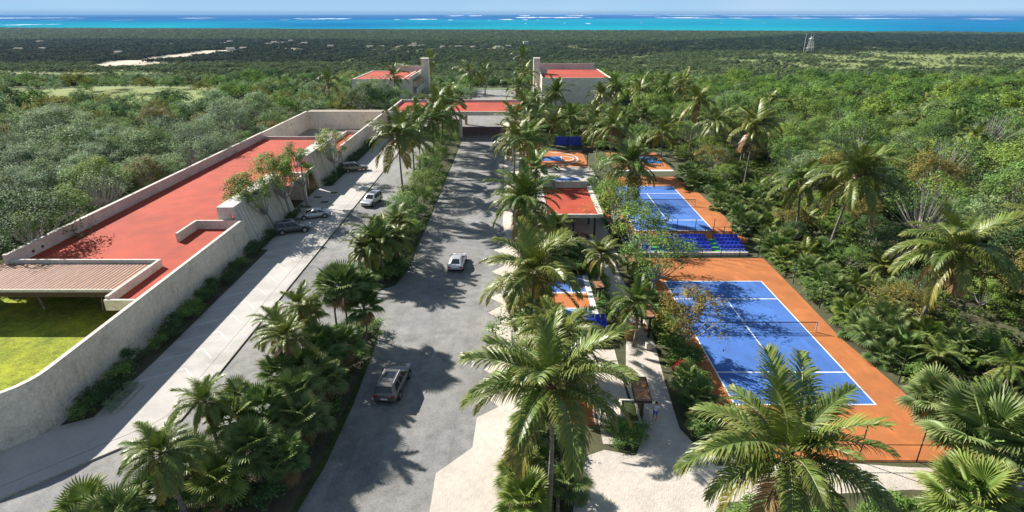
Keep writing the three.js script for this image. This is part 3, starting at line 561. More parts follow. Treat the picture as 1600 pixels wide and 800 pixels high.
{ const p = thing('concrete_planter', 'cream concrete planter box with grass beside the shelter', 'planter', 8.75, 0.01, 36.2, -0.05); mesh('box', mergeGeometries([box(-.65, -.5, 0, .75, -1.4, 1.4), box(.5, .65, 0, .75, -1.4, 1.4), box(-.5, .5, 0, .75, -1.4, -1.25), box(-.5, .5, 0, .75, 1.25, 1.4)]), M.white, p); mesh('soil', sheet(rect(-.5, .5, -1.25, 1.25), .62), M.turf, p); }
{ const p = thing('concrete_block', 'small pale concrete block at the edge of the path', 'block', 12.4, 0.01, 46.2, .3); mesh('block', box(-.3, .3, 0, .55, -.3, .3), M.white, p); }
{ const p = thing('log_palisade', 'low weathered palisade of split logs at the palm foot', 'palisade'); const R = rng(5); for (let k = 0; k < 26; k++) mesh('log', bar([2.55 + k * .018 + R() * .05, 0, -(25.0 + k * .21)], [2.55 + k * .018, .8 + R() * .15, -(25.0 + k * .21)], .11, .10, 7), M.greywood, p); }
{ // a person walking beside the shelter
  const R = 40, mc = new MarchingCubes(R, new THREE.MeshBasicMaterial(), false, false, 60000); mc.isolation = 0;
  const J = { hip: [0, .92, 0], chest: [0, 1.32, .02], neck: [0, 1.5, .02], head: [0, 1.62, .04], lh: [-.09, .9, 0], lk: [-.1, .5, .1], la: [-.1, .08, .0], lt: [-.1, .04, .16], rh: [.09, .9, 0], rk: [.1, .5, -.02], ra: [.1, .1, -.24], rt: [.1, .05, -.1], ls: [-.18, 1.42, 0], le: [-.24, 1.15, -.08], lw: [-.24, .92, .02], rs: [.18, 1.42, 0], re: [.24, 1.15, .06], rw: [.23, .95, .2] };
  const B = [['hip', 'chest', .13, .15], ['chest', 'neck', .13, .055], ['neck', 'head', .05, .06], ['head', 'head', .105, .105], ['ls', 'rs', .075, .075], ['lh', 'lk', .085, .06], ['lk', 'la', .058, .04], ['la', 'lt', .042, .035], ['rh', 'rk', .085, .06], ['rk', 'ra', .058, .04], ['ra', 'rt', .042, .035], ['ls', 'le', .055, .042], ['le', 'lw', .042, .032], ['rs', 're', .055, .042], ['re', 'rw', .042, .032], ['hip', 'lh', .12, .1], ['hip', 'rh', .12, .1]];
  const cap = (p, a, b, r0, r1) => { const d = [b[0] - a[0], b[1] - a[1], b[2] - a[2]], l = d[0] ** 2 + d[1] ** 2 + d[2] ** 2, q = [p[0] - a[0], p[1] - a[1], p[2] - a[2]], t = l ? clamp((q[0] * d[0] + q[1] * d[1] + q[2] * d[2]) / l) : 0; return Math.hypot(q[0] - d[0] * t, q[1] - d[1] * t, q[2] - d[2] * t) - (r0 + (r1 - r0) * t); };
  const S = 0.92; for (let k = 0; k < R; k++) for (let j = 0; j < R; j++) for (let i = 0; i < R; i++) {
    const p = [((i / R) * 2 - 1) * S, ((j / R) * 2 - 1) * S + .88, ((k / R) * 2 - 1) * S]; let d = 9;
    for (const [a, b, r0, r1] of B) { const e = cap(p, J[a], J[b], r0, r1), h = clamp(.5 + .5 * (d - e) / .04); d = d + (e - d) * h - .04 * h * (1 - h); }
    mc.field[i + j * R + k * R * R] = -d;
  }
  mc.update(); const n = mc.count, P = Array.from(mc.positionArray.slice(0, n * 3)), col = [];
  for (let q = 0; q < n; q++) { P[3 * q] *= S; P[3 * q + 1] = P[3 * q + 1] * S + .88; P[3 * q + 2] *= S; const y = P[3 * q + 1], ax = Math.abs(P[3 * q]); const c = y > 1.66 || (y > 1.58 && P[3 * q + 2] < .02) ? [.03, .02, .015] : y > 1.47 ? [.42, .24, .16] : y > .98 && ax < .2 ? [.62, .64, .68] : y > 1.25 ? [.62, .64, .68] : y > .56 && ax < .2 ? [.05, .14, .4] : y < .09 ? [.6, .6, .6] : [.42, .24, .16]; col.push(...c); }
  const g = tri(P, col); const o = thing('person', 'person in a pale shirt and blue shorts walking on the sand path', 'person', 10.55, 0.02, 35.9, 2.6); mesh('body', g, mat(1, 1, 1, { vertexColors: true }), o);
}
// ---------------------------------------------------------------- cars
// loft through rings of equal length
function loft(rings, closeA, closeB) {
  const P = [], n = rings[0].length, q = (a, b, c) => P.push(...a, ...b, ...c), mid = (r) => [0, 1, 2].map((k) => r.reduce((t, p) => t + p[k], 0) / n);
  for (let k = 0; k + 1 < rings.length; k++) for (let i = 0; i < n; i++) { const j = (i + 1) % n, A = rings[k], B = rings[k + 1]; q(A[i], A[j], B[j]); q(A[i], B[j], B[i]); }
  if (closeA) { const m = mid(rings[0]); for (let i = 0; i < n; i++) q(m, rings[0][(i + 1) % n], rings[0][i]); }
  if (closeB) { const r = rings[rings.length - 1], m = mid(r); for (let i = 0; i < n; i++) q(m, r[i], r[(i + 1) % n]); }
  const g = new THREE.BufferGeometry(); g.setAttribute('position', new THREE.Float32BufferAttribute(P, 3)); return g;
}
function smooth(g, crease = 0.6) { return toCreasedNormals(g, crease); }
function car(label, x, y, d, turn, paint, kind) {
  const t = thing(kind === 'suv' ? 'estate_car' : 'passenger_car', label, 'car', x, y, d, turn);   // nose towards -z, l runs forward
  const suv = kind === 'suv', Lh = suv ? 2.42 : 2.32, W = suv ? .965 : .92, wr = suv ? .37 : .34, fw = 1.48, rw = -1.42, base = suv ? .3 : .24;
  const st = suv ? [[-2.42, .66, .50, .82], [-2.38, .82, .40, .97], [-2.25, .92, .32, 1.05], [-1.8, .965, base, 1.08], [-.6, .965, base, 1.06], [.9, .965, base, 1.04], [1.15, .96, base, 1.01], [1.7, .94, base, .97], [2.1, .89, .3, .91], [2.32, .78, .36, .80], [2.42, .6, .44, .68]]
    : [[-2.32, .62, .46, .74], [-2.25, .80, .36, .88], [-2.0, .89, .28, .93], [-1.5, .925, base, .93], [-.4, .915, base, .88], [.9, .915, base, .86], [1.2, .915, base, .82], [1.75, .90, .26, .74], [2.08, .84, .28, .66], [2.26, .70, .32, .58], [2.32, .52, .36, .5]];
  const N = 24, cr = ([l, w, y0, y1]) => Array.from({ length: N }, (_, i) => { const a = i / N * 6.28318, c = Math.cos(a), s = Math.sin(a), sg = (v, e) => Math.sign(v) * Math.pow(Math.abs(v), e); return [w * sg(c, .38), (y0 + y1) / 2 + (y1 - y0) / 2 * sg(s, .5), -l]; });
  mesh('body', smooth(loft(st.map(cr), true, true), .75), paint, t);
  // glasshouse: rounded rings, with panes between the pillars
  const cabin = suv ? [[1.0, -2.28, 1.12, .87, .22], [1.08, -2.24, 1.02, .865, .22], [1.56, -2.0, .36, .72, .2], [1.64, -1.96, .24, .67, .2], [1.69, -1.8, .05, .56, .2], [1.705, -1.5, -.25, .4, .2]] : [[.82, -1.98, 1.2, .80, .25], [.9, -1.86, 1.08, .79, .25], [1.26, -1.05, .22, .63, .25], [1.32, -.92, .08, .58, .25], [1.36, -.75, -.1, .46, .2], [1.37, -.55, -.25, .3, .15]];
  const side = suv ? [0, .24, .28, .58, .62, 1] : [0, .46, .5, 1], tags = [];
  const ring = ([yy, l0, l1, w, r], first) => {
    const R = [], push = (l, xx, tg) => { R.push([xx, yy, -l]); if (first) tags.push(tg); };
    const corner = (cl, cx, a0, tg) => { for (let k = 0; k < 4; k++) { const a = a0 + k / 4 * Math.PI / 2; push(cl + Math.cos(a) * r, cx + Math.sin(a) * r, tg); } };
    corner(l0 + r, w - r, Math.PI / 2 + Math.PI / 2 * 0, 'corner');           // right rear, turning from side to rear
    for (let k = 0; k < 3; k++) push(l0, (w - r) * (1 - 2 * k / 3), 'rear');
    corner(l0 + r, -w + r, Math.PI, 'corner');
    side.slice(0, -1).forEach((f, k) => push(l0 + r + (l1 - l0 - 2 * r) * f, -w, k % 2 ? 'pillar' : 'sideL' + k));
    corner(l1 - r, -w + r, Math.PI * 1.5, 'corner');
    for (let k = 0; k < 3; k++) push(l1, (-w + r) * (1 - 2 * k / 3), 'front');
    corner(l1 - r, w - r, 0, 'corner');
    side.slice(0, -1).forEach((f, k) => push(l1 - r - (l1 - l0 - 2 * r) * f, w, k % 2 ? 'pillar' : 'sideR' + k));
    return R;
  };
  const rg = cabin.map((c, k) => ring(c, k === 0)), n = tags.length, bodyP = [], glass = {};
  for (let k = 0; k + 1 < rg.length; k++) for (let i = 0; i < n; i++) { const j = (i + 1) % n, A = rg[k], B = rg[k + 1], q = [...A[i], ...A[j], ...B[j], ...A[i], ...B[j], ...B[i]], tg = tags[i]; if (k === 1 && tg !== 'corner' && tg !== 'pillar') (glass[tg] ??= []).push(...q); else bodyP.push(...q); }
  const topR = rg[rg.length - 1], tm = [0, cabin[cabin.length - 1][0] + .005, topR.reduce((a, p) => a + p[2], 0) / n]; for (let i = 0; i < n; i++) bodyP.push(...tm, ...topR[i], ...topR[(i + 1) % n]);
  const raw = (P) => { const g = new THREE.BufferGeometry(); g.setAttribute('position', new THREE.Float32BufferAttribute(P, 3)); return smooth(g, .7); };
  mesh('roof', raw(bodyP), paint, t);
  for (const [k, P] of Object.entries(glass)) mesh(k === 'rear' ? 'rear_window' : k === 'front' ? 'windscreen' : 'side_window', raw(P), M.glass, t);
  if (suv) { mesh('sunroof', box(-.42, .42, 1.700, 1.722, -1.1, -.2), M.glass, t); for (const e of [-1, 1]) mesh('roof_rail', bar([e * .6, 1.70, 1.75], [e * .6, 1.70, -.1], .025), M.galv, t); mesh('spoiler', box(-.6, .6, 1.60, 1.66, -2.16, -1.92), paint, t); }
  const ag = new THREE.CylinderGeometry(wr + .07, wr + .07, .2, 24); ag.rotateZ(Math.PI / 2); const tg = new THREE.CylinderGeometry(wr, wr, .24, 24); tg.rotateZ(Math.PI / 2); const rm = new THREE.CylinderGeometry(wr * .68, wr * .62, .25, 12); rm.rotateZ(Math.PI / 2);
  for (const l of [fw, rw]) for (const e of [-1, 1]) { mesh('wheel_arch', ag, M.dark, t, e * (W - .088), wr + .03, -l); const w = mesh('wheel', tg, M.rubber, t, e * (W - .095), wr, -l); mesh('rim', rm, M.rim, w); }
  const ty = suv ? .88 : .72, hy = suv ? .76 : .56;
  for (const e of [-1, 1]) { mesh('tail_light', box(e * .68 - .16, e * .68 + .16, ty - .08, ty + .06, -Lh - .01, -Lh + .16), M.lampred, t); mesh('headlight', box(e * .62 - .16, e * .62 + .16, hy - .07, hy + .05, Lh - .2, Lh - .01), M.lampclear, t); mesh('mirror', box(e * (W + .02) - .1, e * (W + .02) + .1, st[5][3] + .02, st[5][3] + .15, .72, .84), paint, t); mesh('door_handle', box(e * W - .012, e * W + .012, st[4][3] - .16, st[4][3] - .13, -.35, -.18), M.galv, t); }
  mesh('number_plate', box(-.26, .26, .6, .71, -Lh - .03, -Lh + .02), M.plate, t); mesh('number_plate', box(-.24, .24, .48, .57, Lh - .02, Lh + .03), M.plate, t);
  mesh('rear_bumper', box(-.7, .7, .36, .46, -Lh + .0, -Lh + .2), M.dark, t); mesh('grille', box(-.42, .42, .6 - (suv ? 0 : .18), .7 - (suv ? 0 : .18), Lh - .12, Lh + .015), M.dark, t);
}
const paintOf = (r, g, b) => mat(r, g, b, { physical: true, metalness: .55, roughness: .38, clearcoat: 1, clearcoatRoughness: .06 });
const bronze = paintOf(.17, .15, .125), slate = paintOf(.10, .10, .105), silver = paintOf(.52, .52, .52), pearl = paintOf(.66, .65, .63), champagne = paintOf(.26, .21, .15);
car('bronze grey estate car with roof rails driving beside the near median', -9.55, .012, 40.1, -.10, bronze, 'suv');
car('pearl white hatchback driving away past the far median tip', -6.55, .012, 65.2, -.04, pearl, 'sedan');
car('silver estate car driving beside the pavement kerb', -22.2, .012, 90.0, 2.92, silver, 'suv');
car('dark grey estate car parked nose out before the concrete fins', -30.1, .135, 76.6, -1.18, slate, 'suv');
car('silver coupe parked nose in before the entrance', -29.1, .135, 82.8, 1.95, silver, 'sedan');
car('champagne brown estate car parked nose out under the far fins', -29.9, .135, 110.6, -1.22, champagne, 'suv');
// ---------------------------------------------------------------- far landmarks
{
  const X = 691, D = 1451, y0 = groundY(X, D), t = thing('lattice_tower', 'pale lattice telecom tower standing on the dark plain', 'tower', X, y0, D);
  t.scale.setScalar(1.45); const H = 27, w = (y) => 4.6 - 3.0 * y / H, L = []; const cn = (k, y) => [w(y) * (k & 1 ? 1 : -1), y, w(y) * (k & 2 ? 1 : -1)]; const seq = [0, 1, 3, 2];
  for (const k of seq) mesh('leg', bar(cn(k, 0), cn(k, H * .8), .34, .26, 5), M.towerpaint, t);
  for (let r = 0; r < 6; r++) { const y = H * .8 * r / 6, y2 = H * .8 * (r + 1) / 6; const q = []; for (let s = 0; s < 4; s++) { const a = seq[s], b = seq[(s + 1) % 4]; q.push(bar(cn(a, y), cn(b, y2), .11, .11, 4), bar(cn(b, y), cn(a, y2), .11, .11, 4), bar(cn(a, y2), cn(b, y2), .16, .16, 4)); } mesh('brace', mergeGeometries(q), M.towerpaint, t); }
  mesh('platform', box(-3.4, 3.4, H * .8, H * .8 + .6, -3.4, 3.4), M.white, t); const pg = new THREE.ConeGeometry(3.6, 3.6, 4); pg.rotateY(Math.PI / 4); pg.translate(0, H * .8 + 2.4, 0); mesh('cabin', metreUV(pg), M.white, t); mesh('lower_platform', box(-5.0, 4.4, H * .3, H * .3 + .5, -3.6, 3.6), M.towerpaint, t);
  for (const e of [-2, 2]) mesh('antenna', bar([e, H * .8 + .6, 0], [e, H + 4, 0], .3, .2, 5), M.towerpaint, t);
  const m = thing('radio_mast', 'slender grey radio mast beside the lattice tower', 'mast', X - 14, y0, D); mesh('pole', bar([0, 0, 0], [0, 44, 0], .9, .5, 6), M.galv, m); mesh('base', box(-1, 1, 0, 1, -1, 1), M.concrete, m);
  const hut = (nm, lb, cat, x, d, w2, h, dp, rc) => { const y = groundY(x, d), b = thing(nm, lb, cat, x, y - 1, d, rc, nm === 'distant_hut' ? 'white huts in the far clearing' : undefined); mesh('wall', box(-w2 / 2, w2 / 2, 0, h + 1, 0, dp), M.white, b); mesh('roof', box(-w2 / 2 - .4, w2 / 2 + .4, h + 1.01, h + 1.5, -.4, dp + .4), M.cap, b); mesh('door', box(-1, 1, 1, 3.4, -.06, -.01), M.dark, b); };
  hut('distant_house', 'small white house standing alone on the far plain', 'house', 44, 1967, 16, 12, 12, .2);
  for (const [x, d, w2] of [[-400, 1760, 16], [-372, 1790, 12], [-300, 1925, 14], [-190, 1712, 12], [-150, 1765, 18], [-110, 1752, 12], [-40, 1790, 14], [-10, 1850, 14], [-1655, 2200, 20], [-1270, 1606, 18], [-1210, 1608, 14], [-800, 2110, 16], [-810, 2300, 16], [-672, 2030, 18], [-735, 1630, 20], [-712, 1655, 16], [-525, 1810, 16], [-980, 2180, 18], [-880, 1392, 14]]) hut('distant_hut', 'small white hut in the pale far clearing', 'hut', x, d, w2, 6, 9, .1);
}
// ---------------------------------------------------------------- foliage builders
class Leaves {
  constructor() { this.p = []; this.c = []; }
  tri(a, b, c, ca, cb = ca, cc = ca) { this.p.push(a[0], a[1], a[2], b[0], b[1], b[2], c[0], c[1], c[2]); this.c.push(...ca, ...cb, ...cc); }
  build() { return tri(this.p, this.c); }
}
const add = (a, b, s = 1) => [a[0] + b[0] * s, a[1] + b[1] * s, a[2] + b[2] * s];
const nrm = (a) => { const l = Math.hypot(...a) || 1; return [a[0] / l, a[1] / l, a[2] / l]; };
const crs = (a, b) => [a[1] * b[2] - a[2] * b[1], a[2] * b[0] - a[0] * b[2], a[0] * b[1] - a[1] * b[0]];
const dt = (a, b) => a[0] * b[0] + a[1] * b[1] + a[2] * b[2];
const scl = (c, s) => [c[0] * s, c[1] * s, c[2] * s];
// a pinnate palm frond, base at the origin, reaching along +x
function frondGeo({ L, e0, bend, n, len, w, seed, base, tip, dead = 0, hang = .6 }) {
  const R = rng(seed), F = new Leaves(), N = 16, pts = [], tan = []; let p = [0, 0, 0], sway = (R() - .5) * .5;
  for (let k = 0; k <= N; k++) { const t = k / N, a = e0 - bend * Math.pow(t, 1.25), yaw = sway * t * t; const T = nrm([Math.cos(a) * Math.cos(yaw), Math.sin(a), Math.cos(a) * Math.sin(yaw)]); pts.push(p); tan.push(T); p = add(p, T, L / N); }
  const stem = mix3([.30, .28, .09], [.34, .24, .10], dead);
  for (let k = 0; k < N; k++) {
    const r0 = .05 * (1 - k / N) + .012, r1 = .05 * (1 - (k + 1) / N) + .012, S = nrm(crs(tan[k], [0, 1, 0])), U = crs(S, tan[k]);
    const q = (P, r) => [add(P, S, r), add(P, U, r * 1.2), add(P, S, -r)], A = q(pts[k], r0), B = q(pts[k + 1], r1);
    for (const [i, j] of [[0, 1], [1, 2], [2, 0]]) { F.tri(A[i], A[j], B[j], stem); F.tri(A[i], B[j], B[i], stem); }
  }
  for (let i = 0; i < n; i++) for (const side of [-1, 1]) {
    const t = .13 + .87 * (i + .5 * (side > 0) + R() * .5) / n, f = Math.min(t, .999) * N, k = Math.floor(f), P = add(pts[k], add(pts[k + 1], pts[k], -1), f - k), T = tan[k];
    const S = scl(nrm(crs(T, [0, 1, 0])), side), U = crs(T, S), up = U[1] > 0 ? U : scl(U, -1);
    const l = len * (.45 + .75 * Math.sin(Math.PI * Math.min(1, .18 + t * .72))) * (t > .9 ? 1 - (t - .9) * 4.5 : 1) * (.85 + .3 * R()), phi = .35 + t * .75;
    if (R() < dead * .18 + .02) continue;
    const d = nrm(add(add(scl(S, Math.cos(phi)), T, Math.sin(phi)), up, .28 + (R() - .5) * .3)), P1 = add(P, d, l * .42), d2 = nrm(add(d, [0, -1, 0], hang * (.55 + .8 * R()))), P2 = add(P1, d2, l * .34), d3 = nrm(add(d2, [0, -1, 0], hang * 1.1)), P3 = add(P2, d3, l * .3);
    const wv = nrm(add(T, d, -dt(T, d))), b = w * (.8 + .4 * R());
    const v = .72 + .56 * R(), y = clamp(R() * .35 + dead + (t > .85 ? .12 : 0)); const ca = scl(mix3(base, tip, y * .5), v), cb = scl(mix3(base, tip, clamp(y * .8 + .1)), v), ct = scl(mix3(base, tip, clamp(y + .28)), v);
    const a0 = add(P, wv, b * .35), a1 = add(P, wv, -b * .35), b0 = add(P1, wv, b * .5), b1 = add(P1, wv, -b * .5), c0 = add(P2, wv, b * .36), c1 = add(P2, wv, -b * .36);
    F.tri(a0, a1, b1, ca, ca, cb); F.tri(a0, b1, b0, ca, cb, cb); F.tri(b0, b1, c1, cb, cb, ct); F.tri(b0, c1, c0, cb, ct, ct); F.tri(c0, c1, P3, ct);
  }
  return F.build();
}
const gBase = [.105, .19, .036], gYoung = [.155, .25, .042], gTip = [.30, .27, .06], gOld = [.19, .18, .035], gBrown = [.33, .21, .10];
// frond kinds by age: 0 spear .. 4 hanging, 5 dead
function frondSet(n, len, w, seed) {
  const mk = (e0, bend, base, tip, dead, hang, s, L = 4.6) => frondGeo({ L, e0, bend, n, len, w, seed: seed + s, base, tip, dead, hang });
  return [
    [mk(1.32, .55, gYoung, gTip, .02, .25, 1, 4.0), mk(1.2, .75, gYoung, gTip, .02, .3, 2, 4.3)],
    [mk(1.0, 1.05, gBase, gTip, .03, .45, 3), mk(.88, 1.2, gBase, gTip, .05, .5, 4)],
    [mk(.62, 1.25, gBase, gTip, .06, .6, 5), mk(.48, 1.3, gBase, gOld, .1, .65, 6)],
    [mk(.30, 1.45, gBase, gTip, .14, .8, 7), mk(.12, 1.35, gBase, gTip, .2, .85, 8)],
    [mk(-.15, 1.25, gBase, gTip, .26, .85, 9), mk(-.42, 1.05, gOld, gTip, .42, .8, 10)],
    [mk(-.85, .55, gBrown, gBrown, .8, .4, 11, 3.8), mk(-.7, .6, gBrown, gTip, .8, .4, 12, 3.9)],
  ];
}
const frondHi = frondSet(58, .92, .075, 100), frondMid = frondSet(38, .95, .115, 200), frondLo = frondSet(20, .98, .21, 300);
const PALM = { green: leafMat(1.0, 1.0, 1.0, { roughness: .4, transmission: .32, specularIntensity: .55 }), olive: leafMat(1.12, 1.02, .9, { roughness: .4, transmission: .32, specularIntensity: .55 }), deep: leafMat(.82, .92, .95, { roughness: .38, transmission: .32 }) };
M.bark = mat(1, 1, 1, { vertexColors: true, roughness: .95 }); M.fibre = mat(.14, .075, .04, { roughness: 1 }); M.nut = mat(.16, .15, .035, { roughness: .5 }); M.branch = mat(.30, .27, .24, { roughness: 1 });
function palmTrunk(h, lx, ld, r0, r1, seed) {
  const R = rng(seed), rings = Math.max(10, Math.round(h * 5)), sides = 8, F = new Leaves(), P = []; const bow = (R() - .5) * .5;
  for (let k = 0; k <= rings; k++) { const t = k / rings, s = t * t * .55 + t * .45, x = lx * s + bow * Math.sin(Math.PI * t), z = -ld * s, r = (r1 + (r0 - r1) * Math.pow(1 - t, 3)) * (k % 2 ? 1.07 : .96), c = []; for (let i = 0; i < sides; i++) { const a = i / sides * 6.2832; c.push([x + Math.cos(a) * r, h * t, z + Math.sin(a) * r]); } P.push(c); }
  for (let k = 0; k < rings; k++) { const v = .75 + .5 * R(), c = [.19 * v, .165 * v, .135 * v], c2 = scl(c, .72); for (let i = 0; i < sides; i++) { const j = (i + 1) % sides; F.tri(P[k][i], P[k + 1][i], P[k + 1][j], c2, c, c); F.tri(P[k][i], P[k + 1][j], P[k][j], c2, c, c2); } }
  return F.build();
}
const nutG = new THREE.IcosahedronGeometry(.13, 1); nutG.scale(1, 1.25, 1);
const sheathG = (() => { const g = new THREE.CylinderGeometry(.2, .14, .9, 9, 3); const p = g.attributes.position, R = rng(9); for (let i = 0; i < p.count; i++) p.setXYZ(i, p.getX(i) * (.8 + .5 * R()), p.getY(i), p.getZ(i) * (.8 + .5 * R())); return metreUV(g); })();
let palmSeed = 1000;
function coconutPalm(o, x, D, h, L, lean = 0, ld = 0, tier = 0, y0 = 0) {
  const s = palmSeed++, R = rng(s), t = thing(o.name ?? 'coconut_palm', o.label, o.category ?? 'palm tree', x - lean, y0, D, 0, o.group);
  mesh('trunk', palmTrunk(h, lean, ld, .24 * Math.min(1, h / 7) + .04, .115, s), M.bark, t);
  const top = [lean, h, -ld], fr = [frondHi, frondMid, frondLo][tier], k = L / 4.6, m = D < 30 ? PALM.green : [PALM.green, PALM.olive, PALM.deep][Math.floor(R() * 3)], n = [31, 23, 15][tier];
  const sh = mesh('fibre_sheath', sheathG, M.fibre, t, top[0], top[1] - .1, top[2]); sh.scale.setScalar(Math.min(1.2, k * 1.1));
  let az = R() * 6.28;
  for (let i = 0; i < n; i++) {
    if (R() < (tier ? .1 : .05)) { az += 2.4; continue; } const q = i / (n - 1), cls = q < .13 ? 0 : q < .34 ? 1 : q < .6 ? 2 : q < .82 ? 3 : q < .93 || R() < .4 ? 4 : 5, f = mesh('frond', fr[cls][R() < .5 ? 0 : 1], m, t, top[0], top[1] + .25 - q * .3, top[2]);
    az += 2.399 + (R() - .5) * .35; f.rotation.set((R() - .5) * .4, az, (R() - .5) * .34, 'YXZ'); f.scale.setScalar(k * (.76 + .38 * R()));
  }
  if (tier < 2) for (let i = 0; i < 5; i++) { const a = R() * 6.28; mesh('coconut', nutG, M.nut, t, top[0] + Math.cos(a) * .3, top[1] - .25 - R() * .2, top[2] + Math.sin(a) * .3); }
  return t;
}
// a fan palm leaf: pleated segments around a petiole end, reaching along +x
function fanGeo(r, seed, base, tip, droop) {
  const R = rng(seed), F = new Leaves(), n = 30, pl = r * .95, e = .0; const C0 = [pl, e, 0], st = scl(base, 1.5);
  for (const w of [.02]) { F.tri([0, -w, w], [0, -w, -w], [pl, e, w], st); F.tri([0, -w, -w], [pl, e, -w], [pl, e, w], st); F.tri([0, w, 0], [pl, e + w * .6, 0], [pl, e, w], st); F.tri([0, w, 0], [0, -w, w], [pl, e, w], st); }
  for (let i = 0; i < n; i++) {
    const a0 = -2.5 + 5.0 * i / n, a1 = -2.5 + 5.0 * (i + 1) / n, am = (a0 + a1) / 2, l = r * (.82 + .18 * Math.cos(am * .8)) * (.93 + .14 * R()), cup = .10 * r;
    const pt = (a, q, y) => [C0[0] + Math.cos(a) * l * q, C0[1] + y - droop * l * q * q * .55 + Math.abs(Math.sin(a)) * cup * q, Math.sin(a) * l * q];
    const v = .75 + .5 * R(), c0 = scl(mix3(base, tip, .05), v), c1 = scl(mix3(base, tip, .15 + R() * .2), v), c2 = scl(mix3(base, tip, .45 + .4 * R()), v), f = .035 * r;
    const A = pt(am, .04, 0), B0 = pt(a0, .55, -f), B1 = pt(am, .55, f), B2 = pt(a1, .55, -f), T = pt(am + (R() - .5) * .05, 1, -.06 * r - R() * .1 * r), H0 = pt(a0 + (a1 - a0) * .2, .78, -f * .6), H1 = pt(a1 - (a1 - a0) * .2, .78, -f * .6);
    F.tri(A, B0, B1, c0, c1, c1); F.tri(A, B1, B2, c0, c1, c1); F.tri(B0, H0, B1, c1); F.tri(B1, H1, B2, c1); F.tri(B1, H0, T, c1, c1, c2); F.tri(B1, T, H1, c1, c2, c1);
  }
  return F.build();
}
const fB = [.105, .185, .045], fT = [.24, .22, .09];
const fans = [fanGeo(1, 11, fB, fT, .12), fanGeo(1, 12, [.125, .205, .055], fT, .3), fanGeo(1, 13, [.075, .145, .04], [.2, .2, .09], .5)], fanDead = fanGeo(.9, 14, [.24, .16, .08], [.3, .2, .11], .9);
const FAN = [leafMat(1.3, 1.3, 1.3, { roughness: .42, transmission: .32 }), leafMat(1.5, 1.42, 1.55, { roughness: .42, transmission: .32 }), leafMat(1.1, 1.22, 1.1, { roughness: .42, transmission: .32 }), leafMat(1.6, 1.5, 1.1, { roughness: .42, transmission: .32 })];
function fanPalm(o, x, D, h, r, n = 22, y0 = .02) {
  const s = palmSeed++, R = rng(s), t = thing('fan_palm', o.label, 'palm tree', x, y0, D, 0, o.group), th = Math.max(.15, h - r * .45), lx = (R() - .5) * .5 * th * .3;
  mesh('trunk', palmTrunk(th, lx, 0, .13, .08, s), M.bark, t); const m = FAN[Math.floor(R() * 4)]; let az = R() * 6.28;
  for (let i = 0; i < n; i++) { const q = i / (n - 1), dead = q > .9 && h > 2.5, el = 1.3 - 1.75 * q; az += 2.399 + (R() - .5) * .4; const f = mesh('leaf', dead ? fanDead : fans[Math.min(2, Math.floor(q * 2.4 + R() * .6))], dead ? FAN[0] : m, t, lx, th - q * .12, 0); f.rotation.set((R() - .5) * .5, az, dead ? -.9 : el, 'YXZ'); f.scale.setScalar(r * .54 * (.85 + .3 * R())); }
  return t;
}
// broadleaf tree
function leafAt(F, P, n, size, R, col) {
  const u = nrm(crs(n, [R() - .5, R() - .5, R() - .5])), v = crs(n, u), a = size * (.7 + .6 * R()), b = a * (.42 + .2 * R());
  const p0 = add(P, u, -a * .5), p1 = add(P, u, a * .5), q0 = add(add(P, v, b * .5), n, -a * .08), q1 = add(add(P, v, -b * .5), n, -a * .08);
  F.tri(p0, q0, p1, col); F.tri(p0, p1, q1, col);
}
function treeGeo({ seed, h, r, clumps, per, leaf, lean = [0, 0], flat = .55, low = .3, rc = .30, hue = .12, twig = 3 }) {
  const R = rng(seed), F = new Leaves(), B = []; const cy = h * (low + (1 - low) * .5), ry = h * (1 - low) * .5, fork = [lean[0] * .35, h * .3, lean[1] * .35], pr = Math.max(.05, h * .016);
  B.push(bar([0, -.3, 0], fork, pr * 1.5, pr, 6));
  for (let k = 0; k < clumps; k++) {
    const a = R() * 6.2832, z = -.55 + 1.55 * Math.pow(R(), flat), q = Math.sqrt(Math.max(0, 1 - Math.min(1, z * z))), rad = .45 + .58 * Math.pow(R(), .6);
    const c = [lean[0] + Math.cos(a) * r * q * rad * (.8 + .4 * R()), cy + z * ry * rad * (.85 + .3 * R()), lean[1] + Math.sin(a) * r * q * rad * (.8 + .4 * R())];
    if (k % twig === 0) { const m = [fork[0] + (c[0] - fork[0]) * .45, fork[1] + (c[1] - fork[1]) * .3, fork[2] + (c[2] - fork[2]) * .45]; B.push(bar(fork, m, pr * .7, pr * .42, 5), bar(m, c, pr * .42, pr * .12, 4)); }
    const tone = .62 + .76 * R(), warm = R() * hue * 1.5, cr = r * rc * (.7 + .6 * R());
    for (let i = 0; i < per; i++) {
      const o = [(R() + R() + R() - 1.5) * cr * 1.2, (R() + R() + R() - 1.5) * cr * .8, (R() + R() + R() - 1.5) * cr * 1.2], P = add(c, o), n = nrm([o[0] / cr + (R() - .5) * 1.4, 1.1 + R() * .8 + o[1] / cr, o[2] / cr + (R() - .5) * 1.4]), v = tone * (.8 + .4 * R());
      leafAt(F, P, n, leaf, R, [v * (1 + warm * 1.6), v * (1 + warm * .5), v * (1 - warm)]);
    }
  }
  return [F.build(), mergeGeometries(B)];
}
const LEAF = { sage: leafMat(.235, .345, .175), grey: leafMat(.21, .315, .185), green: leafMat(.145, .265, .06), fresh: leafMat(.205, .31, .065), dark: leafMat(.07, .14, .045), rust: leafMat(.20, .19, .045) };
function tree(proto, m, x, y, D, turn, sc, label, group, name = 'broadleaf_tree') {
  const t = thing(name, label, 'tree', x, y, D, turn, group); t.scale.set(sc, sc * (proto.sy ?? 1), sc); mesh('trunk', proto[1], M.branch, t); mesh('crown', proto[0], m, t); return t;
}
